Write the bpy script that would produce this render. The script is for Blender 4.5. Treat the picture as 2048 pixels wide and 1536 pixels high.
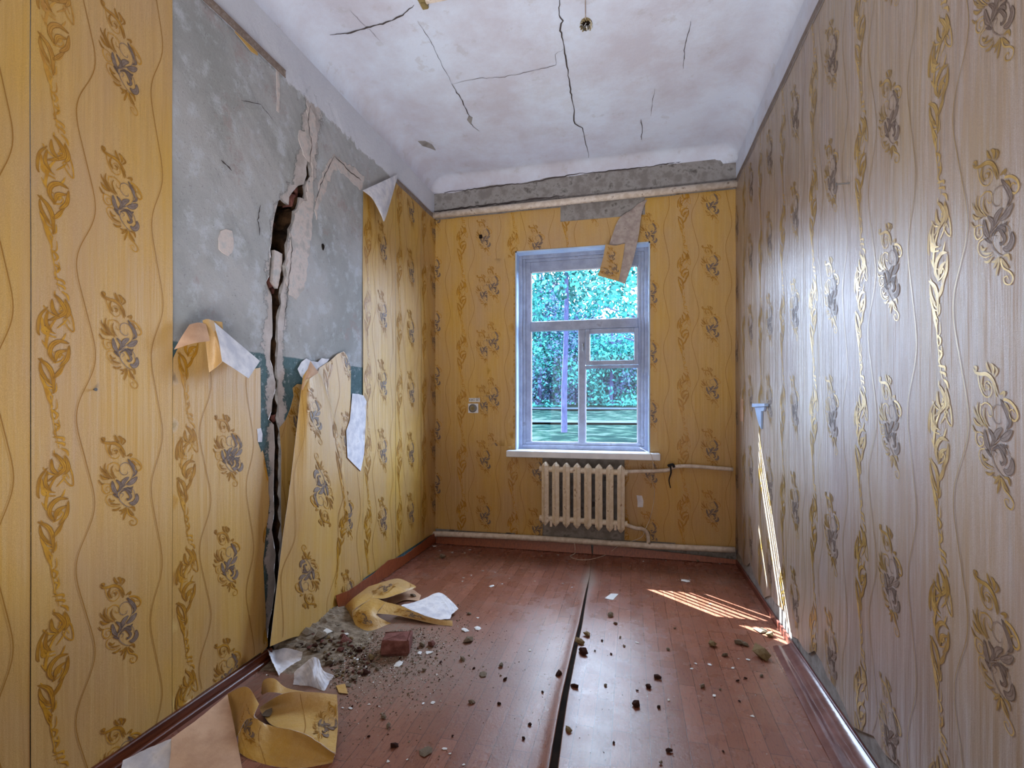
import bpy, math, random
import numpy as np
from mathutils import Vector, Matrix
from mathutils.geometry import delaunay_2d_cdt
random.seed(7); rng = np.random.RandomState(7)
for o in list(bpy.data.objects): bpy.data.objects.remove(o)
SC = bpy.context.scene; COL = SC.collection
PI = math.pi
# ------------------------------------------------------------------ camera, sky, sun, lights, exposure
F, CY, YAW, H = 992.0, 810.0, 0.235, 1.35            # focal in px of the 2048 wide frame, horizon row, yaw, eye height
XL, XR, YB, YN, ZC = -1.876, 0.876, 4.567, -2.0, 3.56  # left, right, back, near wall, ceiling
cam = bpy.data.cameras.new('camera'); co = bpy.data.objects.new('camera', cam); COL.objects.link(co)
cam.sensor_width = 36; cam.lens = F/2048*36; cam.shift_y = (CY-768)/2048; cam.clip_end = 600; cam.clip_start = .02
co.location = (0, 0, H); co.rotation_euler = (PI/2, 0, YAW); SC.camera = co
SC.view_settings.view_transform = 'Standard'; SC.view_settings.look = 'None'
SC.view_settings.exposure = 0.0; SC.view_settings.gamma = 1; SC.view_settings.use_curve_mapping = False
W = bpy.data.worlds.new('sky'); SC.world = W; W.use_nodes = True
wn, wl = W.node_tree.nodes, W.node_tree.links; wn.clear()
wo = wn.new('ShaderNodeOutputWorld'); wb = wn.new('ShaderNodeBackground'); wl.new(wb.outputs[0], wo.inputs[0])
wb.inputs['Strength'].default_value = 32
tc = wn.new('ShaderNodeTexCoord'); nz = wn.new('ShaderNodeTexNoise'); nz.inputs['Scale'].default_value = 2.2; nz.inputs['Detail'].default_value = 5
wl.new(tc.outputs['Generated'], nz.inputs['Vector']); cr = wn.new('ShaderNodeValToRGB'); wl.new(nz.outputs['Fac'], cr.inputs[0])
cr.color_ramp.elements[0].position = .4; cr.color_ramp.elements[0].color = (.60, .72, 1, 1)
cr.color_ramp.elements[1].position = .62; cr.color_ramp.elements[1].color = (.84, .88, 1, 1)
wl.new(cr.outputs[0], wb.inputs['Color'])
SUN = Vector((.827, -.76, -1.16))
sl = bpy.data.lights.new('sun', 'SUN'); so = bpy.data.objects.new('sun', sl); COL.objects.link(so)
sl.energy = 60; sl.angle = math.radians(.15); sl.color = (1, .98, .95); so.rotation_euler = SUN.to_track_quat('-Z', 'Y').to_euler()
so.location = (-6, 10, 12)
def area(name, loc, tgt, sx, sy, e, col, portal=False):
    l = bpy.data.lights.new(name, 'AREA'); o = bpy.data.objects.new(name, l); COL.objects.link(o)
    l.shape = 'RECTANGLE'; l.size = sx; l.size_y = sy; l.energy = e; l.color = col
    o.location = loc; o.rotation_euler = (Vector(tgt)-Vector(loc)).to_track_quat('-Z', 'Y').to_euler()
    if portal: l.cycles.is_portal = True
    return o
area('window_portal', (-.445, YB+.3, 1.86), (-.445, 0, 1.86), 1.3, 1.95, 1, (1, 1, 1), True)
area('fill_behind_camera', (-.5, -1.75, 1.5), (-.5, 2.6, 2.6), 2.5, 2.8, 34, (1, .95, .95))  # added fill behind the camera, no real lamp there
area('fill_floor_up', (-.5, .4, .25), (-.5, 2.9, 3.56), 1.6, .8, 38, (.93, .94, 1)).data.spread = math.radians(95)  # added upward fill below the view, lifts the ceiling brightness
area('fill_overhead', (-.45, 1.0, 3.3), (-.45, 1.0, 0), 1.6, 1.6, 6, (1, .96, .9))  # added overhead fill, not light from the strip fitting
# ------------------------------------------------------------------ pixel helpers (back-projection onto real planes)
_c, _s = math.cos(YAW), math.sin(YAW)
def ray(px, py):
    a = (px-1024)/F; return (a*_c-_s, a*_s+_c, -(py-CY)/F)
def on(px, py, ax, v):
    d = ray(px, py); o = (0, 0, H); t = (v-o[ax])/d[ax]; return (o[0]+d[0]*t, o[1]+d[1]*t, o[2]+d[2]*t)
def onL(px, py, d=0): return on(px, py, 0, XL+d)
def onB(px, py, d=0): return on(px, py, 1, YB-d)
def onR(px, py, d=0): return on(px, py, 0, XR-d)
def onF(px, py, h=0): return on(px, py, 2, h)
def onC(px, py, d=0): return on(px, py, 2, ZC-d)
def nzf(x, y, seed=0.0):      # smooth pseudo noise, about -1..1
    return (np.sin(x*3.1+seed*1.7+1.3*np.sin(y*2.3+seed))+np.sin(y*4.1+seed*2.9+1.1*np.sin(x*5.3-seed))+np.sin((x+y)*7.7+seed*.7))/3
# ------------------------------------------------------------------ materials
def mat(name, c1, c2=None, scale=8, rough=.7, spec=.4, bump=.15, bscale=120, stretch=(1, 1, 1), c3=None, metal=0, lo=.4, hi=.62, bdist=.002, coat=0):
    m = bpy.data.materials.new(name); m.use_nodes = True; n, l = m.node_tree.nodes, m.node_tree.links
    b = n['Principled BSDF']; b.inputs['Roughness'].default_value = rough; b.inputs['Specular IOR Level'].default_value = spec
    b.inputs['Metallic'].default_value = metal
    if coat: b.inputs['Coat Weight'].default_value = coat; b.inputs['Coat Roughness'].default_value = rough
    tc = n.new('ShaderNodeTexCoord'); mp = n.new('ShaderNodeMapping'); mp.inputs['Scale'].default_value = stretch
    l.new(tc.outputs['Object'], mp.inputs['Vector'])
    col = None
    if c2 is not None:
        t = n.new('ShaderNodeTexNoise'); t.inputs['Scale'].default_value = scale; t.inputs['Detail'].default_value = 6; t.inputs['Roughness'].default_value = .6
        l.new(mp.outputs[0], t.inputs['Vector']); r = n.new('ShaderNodeValToRGB'); l.new(t.outputs['Fac'], r.inputs[0])
        r.color_ramp.elements[0].position = lo; r.color_ramp.elements[0].color = (*c1, 1)
        r.color_ramp.elements[1].position = hi; r.color_ramp.elements[1].color = (*c2, 1)
        if c3 is not None: e = r.color_ramp.elements.new(min(.95, hi+.12)); e.color = (*c3, 1)
        l.new(r.outputs[0], b.inputs['Base Color']); col = r.outputs[0]
    else: b.inputs['Base Color'].default_value = (*c1, 1)
    if bump:
        t2 = n.new('ShaderNodeTexNoise'); t2.inputs['Scale'].default_value = bscale; t2.inputs['Detail'].default_value = 5
        l.new(mp.outputs[0], t2.inputs['Vector']); bp = n.new('ShaderNodeBump'); bp.inputs['Strength'].default_value = bump; bp.inputs['Distance'].default_value = bdist
        l.new(t2.outputs['Fac'], bp.inputs['Height']); l.new(bp.outputs[0], b.inputs['Normal'])
    m['col'] = 1
    return m
def sr(r, g, b): return tuple(((v/255)/12.92 if v/255 <= .04045 else ((v/255+.055)/1.055)**2.4) for v in (r, g, b))
def mix_rgb(n, l, fac, a, b):
    x = n.new('ShaderNodeMix'); x.data_type = 'RGBA'
    for sock, v in ((x.inputs[0], fac), (x.inputs[6], a), (x.inputs[7], b)):
        if isinstance(v, (int, float)): sock.default_value = v
        elif isinstance(v, tuple): sock.default_value = (*v, 1)
        else: l.new(v, sock)
    return x.outputs[2]
def noise(n, l, vec, sc, det=5, ro=.6):
    t = n.new('ShaderNodeTexNoise'); t.inputs['Scale'].default_value = sc; t.inputs['Detail'].default_value = det; t.inputs['Roughness'].default_value = ro
    l.new(vec, t.inputs['Vector']); return t.outputs['Fac']
def mathn(n, l, op, a, b=None, clamp=False):
    x = n.new('ShaderNodeMath'); x.operation = op; x.use_clamp = clamp
    for i, v in enumerate((a, b)):
        if v is None: continue
        if isinstance(v, (int, float)): x.inputs[i].default_value = v
        else: l.new(v, x.inputs[i])
    return x.outputs[0]
def paper_mat(name, base, pink, pale, rough=.5, spec=.45, stk=.35):
    m = bpy.data.materials.new(name); m.use_nodes = True; n, l = m.node_tree.nodes, m.node_tree.links
    b = n['Principled BSDF']; b.inputs['Roughness'].default_value = rough; b.inputs['Specular IOR Level'].default_value = spec
    tc = n.new('ShaderNodeTexCoord'); mp = n.new('ShaderNodeMapping'); mp.inputs['Scale'].default_value = (1, 1, .35); l.new(tc.outputs['Object'], mp.inputs[0])
    mp2 = n.new('ShaderNodeMapping'); mp2.inputs['Scale'].default_value = (1, 1, .05); l.new(tc.outputs['Object'], mp2.inputs[0])
    f1 = mathn(n, l, 'MULTIPLY_ADD', noise(n, l, mp.outputs[0], 2.6, 4), 3.2); n[-1].inputs[2].default_value = -1.15; n[-1].use_clamp = True
    f2 = mathn(n, l, 'MULTIPLY_ADD', noise(n, l, mp2.outputs[0], 45, 4, .7), 3.0); n[-1].inputs[2].default_value = -1.3; n[-1].use_clamp = True
    c = mix_rgb(n, l, f1, base, pink); c = mix_rgb(n, l, mathn(n, l, 'MULTIPLY', f2, stk), c, pale)
    f3 = noise(n, l, tc.outputs['Object'], 420, 2, .8)
    c = mix_rgb(n, l, mathn(n, l, 'MULTIPLY', mathn(n, l, 'MULTIPLY_ADD', f3, 4, True), .0), c, (.1, .06, .03))
    g = mathn(n, l, 'MULTIPLY_ADD', f3, 3.0); n[-1].inputs[2].default_value = -1.0; n[-1].use_clamp = True
    c = mix_rgb(n, l, mathn(n, l, 'MULTIPLY', mathn(n, l, 'SUBTRACT', 1.0, g), .5), c, tuple(v*.45 for v in base))
    l.new(c, b.inputs['Base Color'])
    bp = n.new('ShaderNodeBump'); bp.inputs['Strength'].default_value = .5; bp.inputs['Distance'].default_value = .0012; l.new(f3, bp.inputs['Height'])
    bp2 = n.new('ShaderNodeBump'); bp2.inputs['Strength'].default_value = .5 if stk < .5 else .8; bp2.inputs['Distance'].default_value = .01
    l.new(noise(n, l, mp2.outputs[0], 22, 3), bp2.inputs['Height']); l.new(bp.outputs[0], bp2.inputs['Normal']); l.new(bp2.outputs[0], b.inputs['Normal'])
    return m
M = {}
M['paper'] = paper_mat('wallpaper_yellow', sr(204, 160, 72), sr(192, 156, 112), sr(214, 184, 126), .42, .5)
M['paperglare'] = paper_mat('wallpaper_glare', sr(166, 143, 112), sr(160, 140, 132), sr(196, 190, 194), .36, .6, .6)  # right wall copy of the paper, window glare and bluish light in its colour
M['ochre'] = mat('print_ochre', sr(170, 118, 18), sr(192, 142, 36), 30, .38, .6, .2, 300)
M['grey'] = mat('print_grey', sr(114, 94, 80), sr(134, 116, 102), 60, .5, .6, .2, 300)
M['line'] = mat('print_line', sr(150, 104, 30), None, rough=.5, bump=0)
M['ochreglare'] = mat('print_ochre_glare', sr(178, 142, 66), sr(200, 168, 96), 30, .34, .7, .2, 300, metal=.35)  # right wall copies of the print, paler with window glare in the colour
M['lineglare'] = mat('print_line_glare', sr(160, 130, 74), None, rough=.34, spec=.7, metal=.3, bump=0)
M['outline'] = mat('print_outline', sr(94, 76, 64), None, rough=.5, bump=0)
M['back'] = mat('paper_back_white', sr(196, 196, 204), sr(226, 224, 226), 14, .8, .2, .25, 90, c3=sr(180, 178, 180))
M['tan'] = mat('paper_back_tan', sr(180, 144, 116), sr(200, 164, 134), 10, .8, .2, .3, 200)
M['flapback'] = mat('paper_back_grey', sr(158, 142, 134), sr(182, 168, 158), 18, .8, .2, .4, 60, c3=sr(120, 108, 104))
M['white'] = mat('white_paint', sr(204, 206, 212), sr(222, 224, 228), 5, .45, .5, .12, 40)
M['wframe'] = mat('window_paint', sr(140, 148, 168), sr(160, 168, 188), 9, .4, .5, .3, 60, c3=sr(118, 120, 132))
M['radiator'] = mat('radiator_paint', sr(212, 196, 170), sr(226, 214, 194), 20, .42, .5, .3, 80, c3=sr(160, 130, 96), hi=.6)
M['pipe'] = mat('pipe_paint', sr(190, 174, 156), sr(216, 204, 190), 16, .45, .5, .4, 60, c3=sr(120, 92, 66), hi=.58)
M['greyplaster'] = mat('grey_plaster', sr(128, 122, 118), sr(150, 146, 142), 12, .9, .1, .5, 60, c3=sr(98, 92, 88), hi=.56)
M['dark'] = mat('dark_gap', sr(24, 17, 12), sr(40, 29, 21), 12, .95, .1, .5, 40)
M['crackline'] = mat('crack_dark', sr(70, 62, 60), None, rough=.9, bump=0)
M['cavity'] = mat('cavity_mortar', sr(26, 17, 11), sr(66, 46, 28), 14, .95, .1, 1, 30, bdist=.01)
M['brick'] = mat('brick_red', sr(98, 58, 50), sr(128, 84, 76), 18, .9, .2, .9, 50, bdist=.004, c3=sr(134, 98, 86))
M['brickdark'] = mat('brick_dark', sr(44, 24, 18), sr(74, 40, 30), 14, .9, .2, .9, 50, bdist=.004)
M['stone'] = mat('plaster_rubble', sr(108, 94, 78), sr(142, 128, 110), 30, .9, .2, .8, 90, bdist=.003)
M['mortar'] = mat('mortar_rubble', sr(114, 94, 62), sr(146, 124, 90), 30, .9, .2, .8, 90, bdist=.003)
M['chip'] = mat('white_chip', sr(206, 206, 204), sr(226, 224, 220), 30, .8, .2, .3, 90)
M['wood'] = mat('brown_skirting', sr(74, 32, 14), sr(104, 50, 22), 6, .35, .5, .3, 40, stretch=(8, 1, 8), c3=sr(52, 22, 12))
M['orange'] = mat('orange_lino', sr(120, 56, 26), sr(152, 80, 42), 18, .4, .5, .3, 40, stretch=(6, 6, 1), c3=sr(98, 44, 24))
M['redwood'] = mat('red_skirting', sr(84, 40, 32), sr(112, 58, 46), 10, .35, .5, .3, 40, stretch=(4, 1, 4))
M['black'] = mat('black_cloth', sr(26, 24, 26), None, rough=.8, bump=0)
M['metal'] = mat('dull_metal', sr(120, 118, 116), None, rough=.4, metal=.8, bump=0)
M['lampbody'] = mat('old_plastic', sr(120, 104, 66), sr(150, 134, 92), 12, .35, .5, .2, 60)
M['blue'] = mat('pale_blue_plastic', sr(150, 178, 216), sr(168, 192, 226), 9, .4, .5, 0)
M['grass'] = mat('grass', sr(9, 24, 24), sr(24, 40, 36), 1.0, .9, 0, .6, 8, c3=sr(40, 50, 50), bdist=.05, lo=.45, hi=.55)
M['road'] = mat('road', sr(36, 44, 50), sr(44, 52, 58), .8, .9, 0, .2, 4)
M['bark'] = mat('bark', sr(34, 36, 58), sr(50, 52, 76), 8, .9, .1, .8, 12, stretch=(1, 1, .3), bdist=.03)
M['leaf'] = mat('leaf_teal', sr(30, 82, 78), sr(52, 104, 98), 1.2, .6, 0, 0)
M['leaf2'] = mat('leaf_blue', sr(54, 62, 88), sr(62, 82, 100), .8, .6, 0, 0)
def attr(n, name):
    a = n.new('ShaderNodeAttribute'); a.attribute_name = name; return a.outputs['Fac']
def wall_plaster():
    m = bpy.data.materials.new('bare_plaster_wall'); m.use_nodes = True; n, l = m.node_tree.nodes, m.node_tree.links
    b = n['Principled BSDF']; b.inputs['Roughness'].default_value = .85; b.inputs['Specular IOR Level'].default_value = .2
    tc = n.new('ShaderNodeTexCoord'); P = tc.outputs['Object']; sp = n.new('ShaderNodeSeparateXYZ'); l.new(P, sp.inputs[0]); z = sp.outputs[2]
    def ramp(f, a, b_):
        x = n.new('ShaderNodeMapRange'); x.interpolation_type = 'SMOOTHSTEP'; l.new(f, x.inputs[0]); x.inputs[1].default_value = a; x.inputs[2].default_value = b_; return x.outputs[0]
    n1 = noise(n, l, P, 2.2, 6); n2 = noise(n, l, P, 9, 8, .7); n3 = noise(n, l, P, 60, 6, .8)
    c = mix_rgb(n, l, ramp(n1, .35, .65), sr(152, 154, 152), sr(174, 174, 174))
    c = mix_rgb(n, l, ramp(n2, .5, .66), c, sr(182, 186, 190))
    c = mix_rgb(n, l, mathn(n, l, 'MULTIPLY', ramp(noise(n, l, P, 3.1, 8, .75), .56, .66), .6), c, sr(158, 142, 138))
    c = mix_rgb(n, l, mathn(n, l, 'MULTIPLY', ramp(n3, .58, .68), .55), c, sr(96, 94, 96))
    # old teal dado paint below 1.62 m, flaking
    tz = mathn(n, l, 'ADD', z, mathn(n, l, 'MULTIPLY', mathn(n, l, 'SUBTRACT', n2, .5), .02))
    teal = ramp(tz, 1.625, 1.615)
    tcol = mix_rgb(n, l, ramp(noise(n, l, P, 26, 8, .8), .55, .62), sr(84, 108, 112), sr(150, 162, 166))
    tcol = mix_rgb(n, l, ramp(n3, .45, .7), tcol, sr(66, 88, 92))
    c = mix_rgb(n, l, teal, c, tcol)
    # broken whitish filler along the crack
    cd = attr(n, 'crackd'); cdn = mathn(n, l, 'ADD', cd, mathn(n, l, 'MULTIPLY', mathn(n, l, 'SUBTRACT', noise(n, l, P, 7, 8, .75), .5), .28))
    c = mix_rgb(n, l, mathn(n, l, 'MULTIPLY', ramp(cdn, .075, .06), .85), c, mix_rgb(n, l, ramp(n2, .4, .6), sr(176, 166, 160), sr(196, 186, 182)))
    edge = ramp(mathn(n, l, 'ABSOLUTE', mathn(n, l, 'SUBTRACT', cdn, .075)), .006, .0)
    c = mix_rgb(n, l, mathn(n, l, 'MULTIPLY', edge, .55), c, sr(96, 88, 82))
    # white limewash above the border
    wz = mathn(n, l, 'ADD', z, mathn(n, l, 'MULTIPLY', mathn(n, l, 'SUBTRACT', noise(n, l, P, 12, 8, .75), .5), .16))
    c = mix_rgb(n, l, ramp(wz, 3.17, 3.185), c, mix_rgb(n, l, ramp(n1, .3, .7), sr(200, 202, 210), sr(214, 216, 222)))
    l.new(c, b.inputs['Base Color'])
    bp = n.new('ShaderNodeBump'); bp.inputs['Strength'].default_value = .9; bp.inputs['Distance'].default_value = .005; l.new(n3, bp.inputs['Height'])
    bp2 = n.new('ShaderNodeBump'); bp2.inputs['Strength'].default_value = .5; bp2.inputs['Distance'].default_value = .012; l.new(ramp(cdn, .06, .09), bp2.inputs['Height']); l.new(bp.outputs[0], bp2.inputs['Normal'])
    l.new(bp2.outputs[0], b.inputs['Normal']); return m
M['plaster'] = wall_plaster()
def ceil_mat():
    m = bpy.data.materials.new('ceiling_whitewash'); m.use_nodes = True; n, l = m.node_tree.nodes, m.node_tree.links
    b = n['Principled BSDF']; b.inputs['Roughness'].default_value = .8; b.inputs['Specular IOR Level'].default_value = .25
    tc = n.new('ShaderNodeTexCoord'); P = tc.outputs['Object']
    def ramp(f, a, b_):
        x = n.new('ShaderNodeMapRange'); l.new(f, x.inputs[0]); x.inputs[1].default_value = a; x.inputs[2].default_value = b_; return x.outputs[0]
    n1 = noise(n, l, P, 1.6, 7, .65); n2 = noise(n, l, P, 5, 8, .7)
    c = mix_rgb(n, l, ramp(n1, .38, .6), sr(194, 192, 202), sr(210, 218, 232))
    c = mix_rgb(n, l, mathn(n, l, 'MULTIPLY', ramp(noise(n, l, P, .9, 9, .8), .52, .6), .3), c, sr(186, 182, 184))
    c = mix_rgb(n, l, mathn(n, l, 'MULTIPLY', ramp(n2, .6, .64), .35), c, sr(176, 172, 172))
    c = mix_rgb(n, l, mathn(n, l, 'MULTIPLY', ramp(noise(n, l, P, 46, 4, .8), .68, .72), .5), c, sr(140, 138, 142))
    l.new(c, b.inputs['Base Color'])
    bp = n.new('ShaderNodeBump'); bp.inputs['Strength'].default_value = .35; bp.inputs['Distance'].default_value = .006; l.new(noise(n, l, P, 30, 8, .75), bp.inputs['Height']); l.new(bp.outputs[0], b.inputs['Normal'])
    return m
M['ceil'] = ceil_mat()
def lino_mat():
    m = bpy.data.materials.new('wood_print_linoleum'); m.use_nodes = True; n, l = m.node_tree.nodes, m.node_tree.links
    b = n['Principled BSDF']; b.inputs['Specular IOR Level'].default_value = .5
    tc = n.new('ShaderNodeTexCoord'); P = tc.outputs['Object']
    mp = n.new('ShaderNodeMapping'); mp.inputs['Rotation'].default_value = (0, 0, PI/2); l.new(P, mp.inputs[0])
    br = n.new('ShaderNodeTexBrick'); l.new(mp.outputs[0], br.inputs['Vector']); br.inputs['Scale'].default_value = 1; br.inputs['Brick Width'].default_value = .42; br.inputs['Row Height'].default_value = .075
    br.inputs['Mortar Size'].default_value = .0012; br.inputs['Color1'].default_value = (0, 0, 0, 1); br.inputs['Color2'].default_value = (1, 1, 1, 1); br.inputs['Mortar'].default_value = (.5, .5, .5, 1)
    mg = n.new('ShaderNodeMapping'); mg.inputs['Scale'].default_value = (9, 1.3, 1); l.new(P, mg.inputs[0])
    off = n.new('ShaderNodeVectorMath'); off.operation = 'MULTIPLY_ADD'; l.new(br.outputs['Color'], off.inputs[0]); off.inputs[1].default_value = (7, 5, 3); l.new(mg.outputs[0], off.inputs[2])
    g = noise(n, l, off.outputs[0], 2.2, 3, .5)
    w = mathn(n, l, 'FRACT', mathn(n, l, 'MULTIPLY', g, 11.0)); w = mathn(n, l, 'ABSOLUTE', mathn(n, l, 'SUBTRACT', w, .5))
    def ramp(f, a, b_):
        x = n.new('ShaderNodeMapRange'); l.new(f, x.inputs[0]); x.inputs[1].default_value = a; x.inputs[2].default_value = b_; return x.outputs[0]
    c = mix_rgb(n, l, br.outputs['Color'], sr(124, 76, 58), sr(142, 92, 74))
    c = mix_rgb(n, l, mathn(n, l, 'MULTIPLY', ramp(w, .14, .0), .6), c, sr(92, 50, 42))
    c = mix_rgb(n, l, ramp(br.outputs['Fac'], 0, 1), c, sr(66, 34, 28))
    # dust
    d = mathn(n, l, 'MULTIPLY', ramp(noise(n, l, P, 3.5, 8, .75), .55, .75), .45)
    c = mix_rgb(n, l, d, c, sr(150, 134, 124))
    c = mix_rgb(n, l, mathn(n, l, 'MULTIPLY', attr(n, 'dust'), ramp(noise(n, l, P, 40, 6, .8), .3, .6)), c, sr(128, 112, 96))
    l.new(c, b.inputs['Base Color'])
    r = mathn(n, l, 'MULTIPLY_ADD', noise(n, l, P, 6, 6), .3); n[-1].inputs[2].default_value = .12; l.new(mathn(n, l, 'ADD', r, mathn(n, l, 'MULTIPLY', attr(n, 'dust'), .4)), b.inputs['Roughness'])
    bp = n.new('ShaderNodeBump'); bp.inputs['Strength'].default_value = .4; bp.inputs['Distance'].default_value = .0025; l.new(noise(n, l, P, 70, 6, .75), bp.inputs['Height']); l.new(bp.outputs[0], b.inputs['Normal'])
    return m
M['lino'] = lino_mat()
def glass_mat():
    m = bpy.data.materials.new('window_glass'); m.use_nodes = True; n, l = m.node_tree.nodes, m.node_tree.links; n.clear()
    o = n.new('ShaderNodeOutputMaterial'); mx = n.new('ShaderNodeMixShader'); t = n.new('ShaderNodeBsdfTransparent'); g = n.new('ShaderNodeBsdfGlossy')
    t.inputs[0].default_value = (.88, .95, .99, 1); g.inputs['Roughness'].default_value = .03; mx.inputs[0].default_value = .025
    l.new(t.outputs[0], mx.inputs[1]); l.new(g.outputs[0], mx.inputs[2]); l.new(mx.outputs[0], o.inputs[0]); return m
M['glass'] = glass_mat()
# ------------------------------------------------------------------ object helpers
def tag(o, label=None, cat=None, group=None, kind=None):
    if label: o['label'] = label
    if cat: o['category'] = cat
    if group: o['group'] = group
    if kind: o['kind'] = kind
    return o
def mk(name, V, Fc, mats, mi=None, parent=None, smooth=False, attrs=None):
    me = bpy.data.meshes.new(name); me.from_pydata([tuple(map(float, v)) for v in V], [], [tuple(int(i) for i in f) for f in Fc])
    for m in (mats if isinstance(mats, (list, tuple)) else [mats]): me.materials.append(M[m] if isinstance(m, str) else m)
    if mi is not None: me.polygons.foreach_set('material_index', np.asarray(mi, dtype=np.int32))
    if smooth: me.polygons.foreach_set('use_smooth', [True]*len(me.polygons))
    for k, v in (attrs or {}).items():
        a = me.attributes.new(k, 'FLOAT', 'POINT'); a.data.foreach_set('value', np.asarray(v, dtype=np.float32))
    me.update(); o = bpy.data.objects.new(name, me); COL.objects.link(o)
    if parent: o.parent = parent; o.matrix_parent_inverse = parent.matrix_basis.inverted() if parent.type != 'EMPTY' or True else None
    return o
def empty(name, loc=(0, 0, 0)):
    o = bpy.data.objects.new(name, None); COL.objects.link(o); o.location = loc; o.empty_display_size = .05; return o
class MB:
    def __init__(s): s.V = []; s.F = []; s.mi = []
    def add(s, V, Fc, m=0):
        k = len(s.V); s.V += [tuple(v) for v in V]; s.F += [tuple(i+k for i in f) for f in Fc]; s.mi += [m]*len(Fc); return s
    def box(s, x0, x1, y0, y1, z0, z1, m=0, bev=0):
        if bev:
            e = bev; P = []
            for z, i in ((z0, e), (z0+e, 0), (z1-e, 0), (z1, e)): P.append([(x0+i+e*(not i), y0+i, z), (x1-i-e*(not i), y0+i, z), (x1-i, y0+i+e*(not i), z), (x1-i, y1-i-e*(not i), z), (x1-i-e*(not i), y1-i, z), (x0+i+e*(not i), y1-i, z), (x0+i, y1-i-e*(not i), z), (x0+i, y0+i+e*(not i), z)])
            V = [p for r in P for p in r]; Fc = [tuple(range(7, -1, -1)), tuple(range(24, 32))]
            for r in range(3):
                for k in range(8): Fc.append((r*8+k, r*8+(k+1) % 8, (r+1)*8+(k+1) % 8, (r+1)*8+k))
            return s.add(V, Fc, m)
        V = [(x, y, z) for z in (z0, z1) for x, y in ((x0, y0), (x1, y0), (x1, y1), (x0, y1))]
        return s.add(V, [(3, 2, 1, 0), (4, 5, 6, 7), (0, 1, 5, 4), (1, 2, 6, 5), (2, 3, 7, 6), (3, 0, 4, 7)], m)
    def tube(s, pts, r, n=10, m=0, sub=1):
        pts = [Vector(p) for p in pts]
        if sub > 1: pts = [Vector(p) for p in catmull(np.array(pts), sub)]
        V = []; u = None
        for i, p in enumerate(pts):
            t = (pts[min(i+1, len(pts)-1)]-pts[max(i-1, 0)]).normalized()
            if u is None: u = t.orthogonal().normalized()
            u = (u-t*u.dot(t)).normalized(); w = t.cross(u); rr = r[i] if isinstance(r, (list, tuple)) and sub == 1 else (r if not isinstance(r, (list, tuple)) else r[0]+(r[-1]-r[0])*i/(len(pts)-1))
            V += [p+(u*math.cos(a)+w*math.sin(a))*rr for a in [2*PI*k/n for k in range(n)]]
        Fc = [(i*n+k, i*n+(k+1) % n, (i+1)*n+(k+1) % n, (i+1)*n+k) for i in range(len(pts)-1) for k in range(n)]
        Fc += [tuple(range(n-1, -1, -1)), tuple(range((len(pts)-1)*n, len(pts)*n))]
        return s.add(V, Fc, m)
    def build(s, name, mats, parent=None, smooth=False): return mk(name, s.V, s.F, mats, s.mi, parent, smooth)
def catmull(P, sub):
    P = np.asarray(P, float); n = len(P); T = np.linspace(0, n-1, (n-1)*sub+1); i = np.minimum(T.astype(int), n-2); t = (T-i)[:, None]
    g = lambda k: P[np.clip(k, 0, n-1)]
    a, b, c, d = g(i-1), g(i), g(i+1), g(i+2)
    return .5*((2*b)+(-a+c)*t+(2*a-5*b+4*c-d)*t*t+(-a+3*b-3*c+d)*t**3)
def in_poly(P, poly):
    x, y = P[:, 0], P[:, 1]; r = np.zeros(len(P), bool); n = len(poly)
    for i in range(n):
        x1, y1 = poly[i]; x2, y2 = poly[(i+1) % n]
        c = ((y1 > y) != (y2 > y)); 
        with np.errstate(divide='ignore', invalid='ignore'): xi = (x2-x1)*(y-y1)/(y2-y1+1e-30)+x1
        r ^= c & (x < xi)
    return r
def dist_seg(P, poly, closed=True):
    d = np.full(len(P), 1e9); n = len(poly)
    for i in range(n if closed else n-1):
        a = np.array(poly[i], float); b = np.array(poly[(i+1) % n], float); ab = b-a; L = ab@ab+1e-12
        t = np.clip(((P-a)@ab)/L, 0, 1); d = np.minimum(d, np.hypot(*(P-a-t[:, None]*ab).T))
    return d
def densify(poly, res, closed=True, jag=0):
    out = []; n = len(poly)
    for i in range(n if closed else n-1):
        a = np.array(poly[i], float); b = np.array(poly[(i+1) % n], float); k = max(1, int(np.hypot(*(b-a))/res))
        for j in range(k):
            p = a+(b-a)*j/k
            if jag and j: p = p+rng.uniform(-jag, jag, 2)
            out.append(tuple(p))
    if not closed: out.append(tuple(poly[-1]))
    return out
def tri(outer, holes=(), res=.05, jag=0, extra=None):
    loops = [densify(outer, res, jag=jag)]+[densify(h, res, jag=jag*.5) for h in holes]
    V = []; E = []
    for lp in loops:
        k = len(V); V += lp; E += [(k+i, k+(i+1) % len(lp)) for i in range(len(lp))]
    a = np.array(loops[0]); x0, y0 = a.min(0); x1, y1 = a.max(0)
    gx, gy = np.meshgrid(np.arange(x0+res/2, x1, res), np.arange(y0+res/2, y1, res)); gx[::2] += res*.4
    G = np.stack([gx.ravel(), gy.ravel()], 1)
    if extra is not None: G = np.concatenate([G, extra])
    k = in_poly(G, loops[0]) & (dist_seg(G, loops[0]) > res*.45)
    for h in loops[1:]: k &= ~in_poly(G, h) & (dist_seg(G, h) > res*.25)
    V += [tuple(p) for p in G[k]]
    vc, _, fc, *_r = delaunay_2d_cdt([Vector(v) for v in V], E, [], 0, 1e-6)
    P = np.array([tuple(v) for v in vc]); Fc = np.array([f for f in fc if len(f) == 3]); C = P[Fc].mean(1)
    k = in_poly(C, loops[0])
    for h in loops[1:]: k &= ~in_poly(C, h)
    return P, Fc[k], loops
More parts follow.
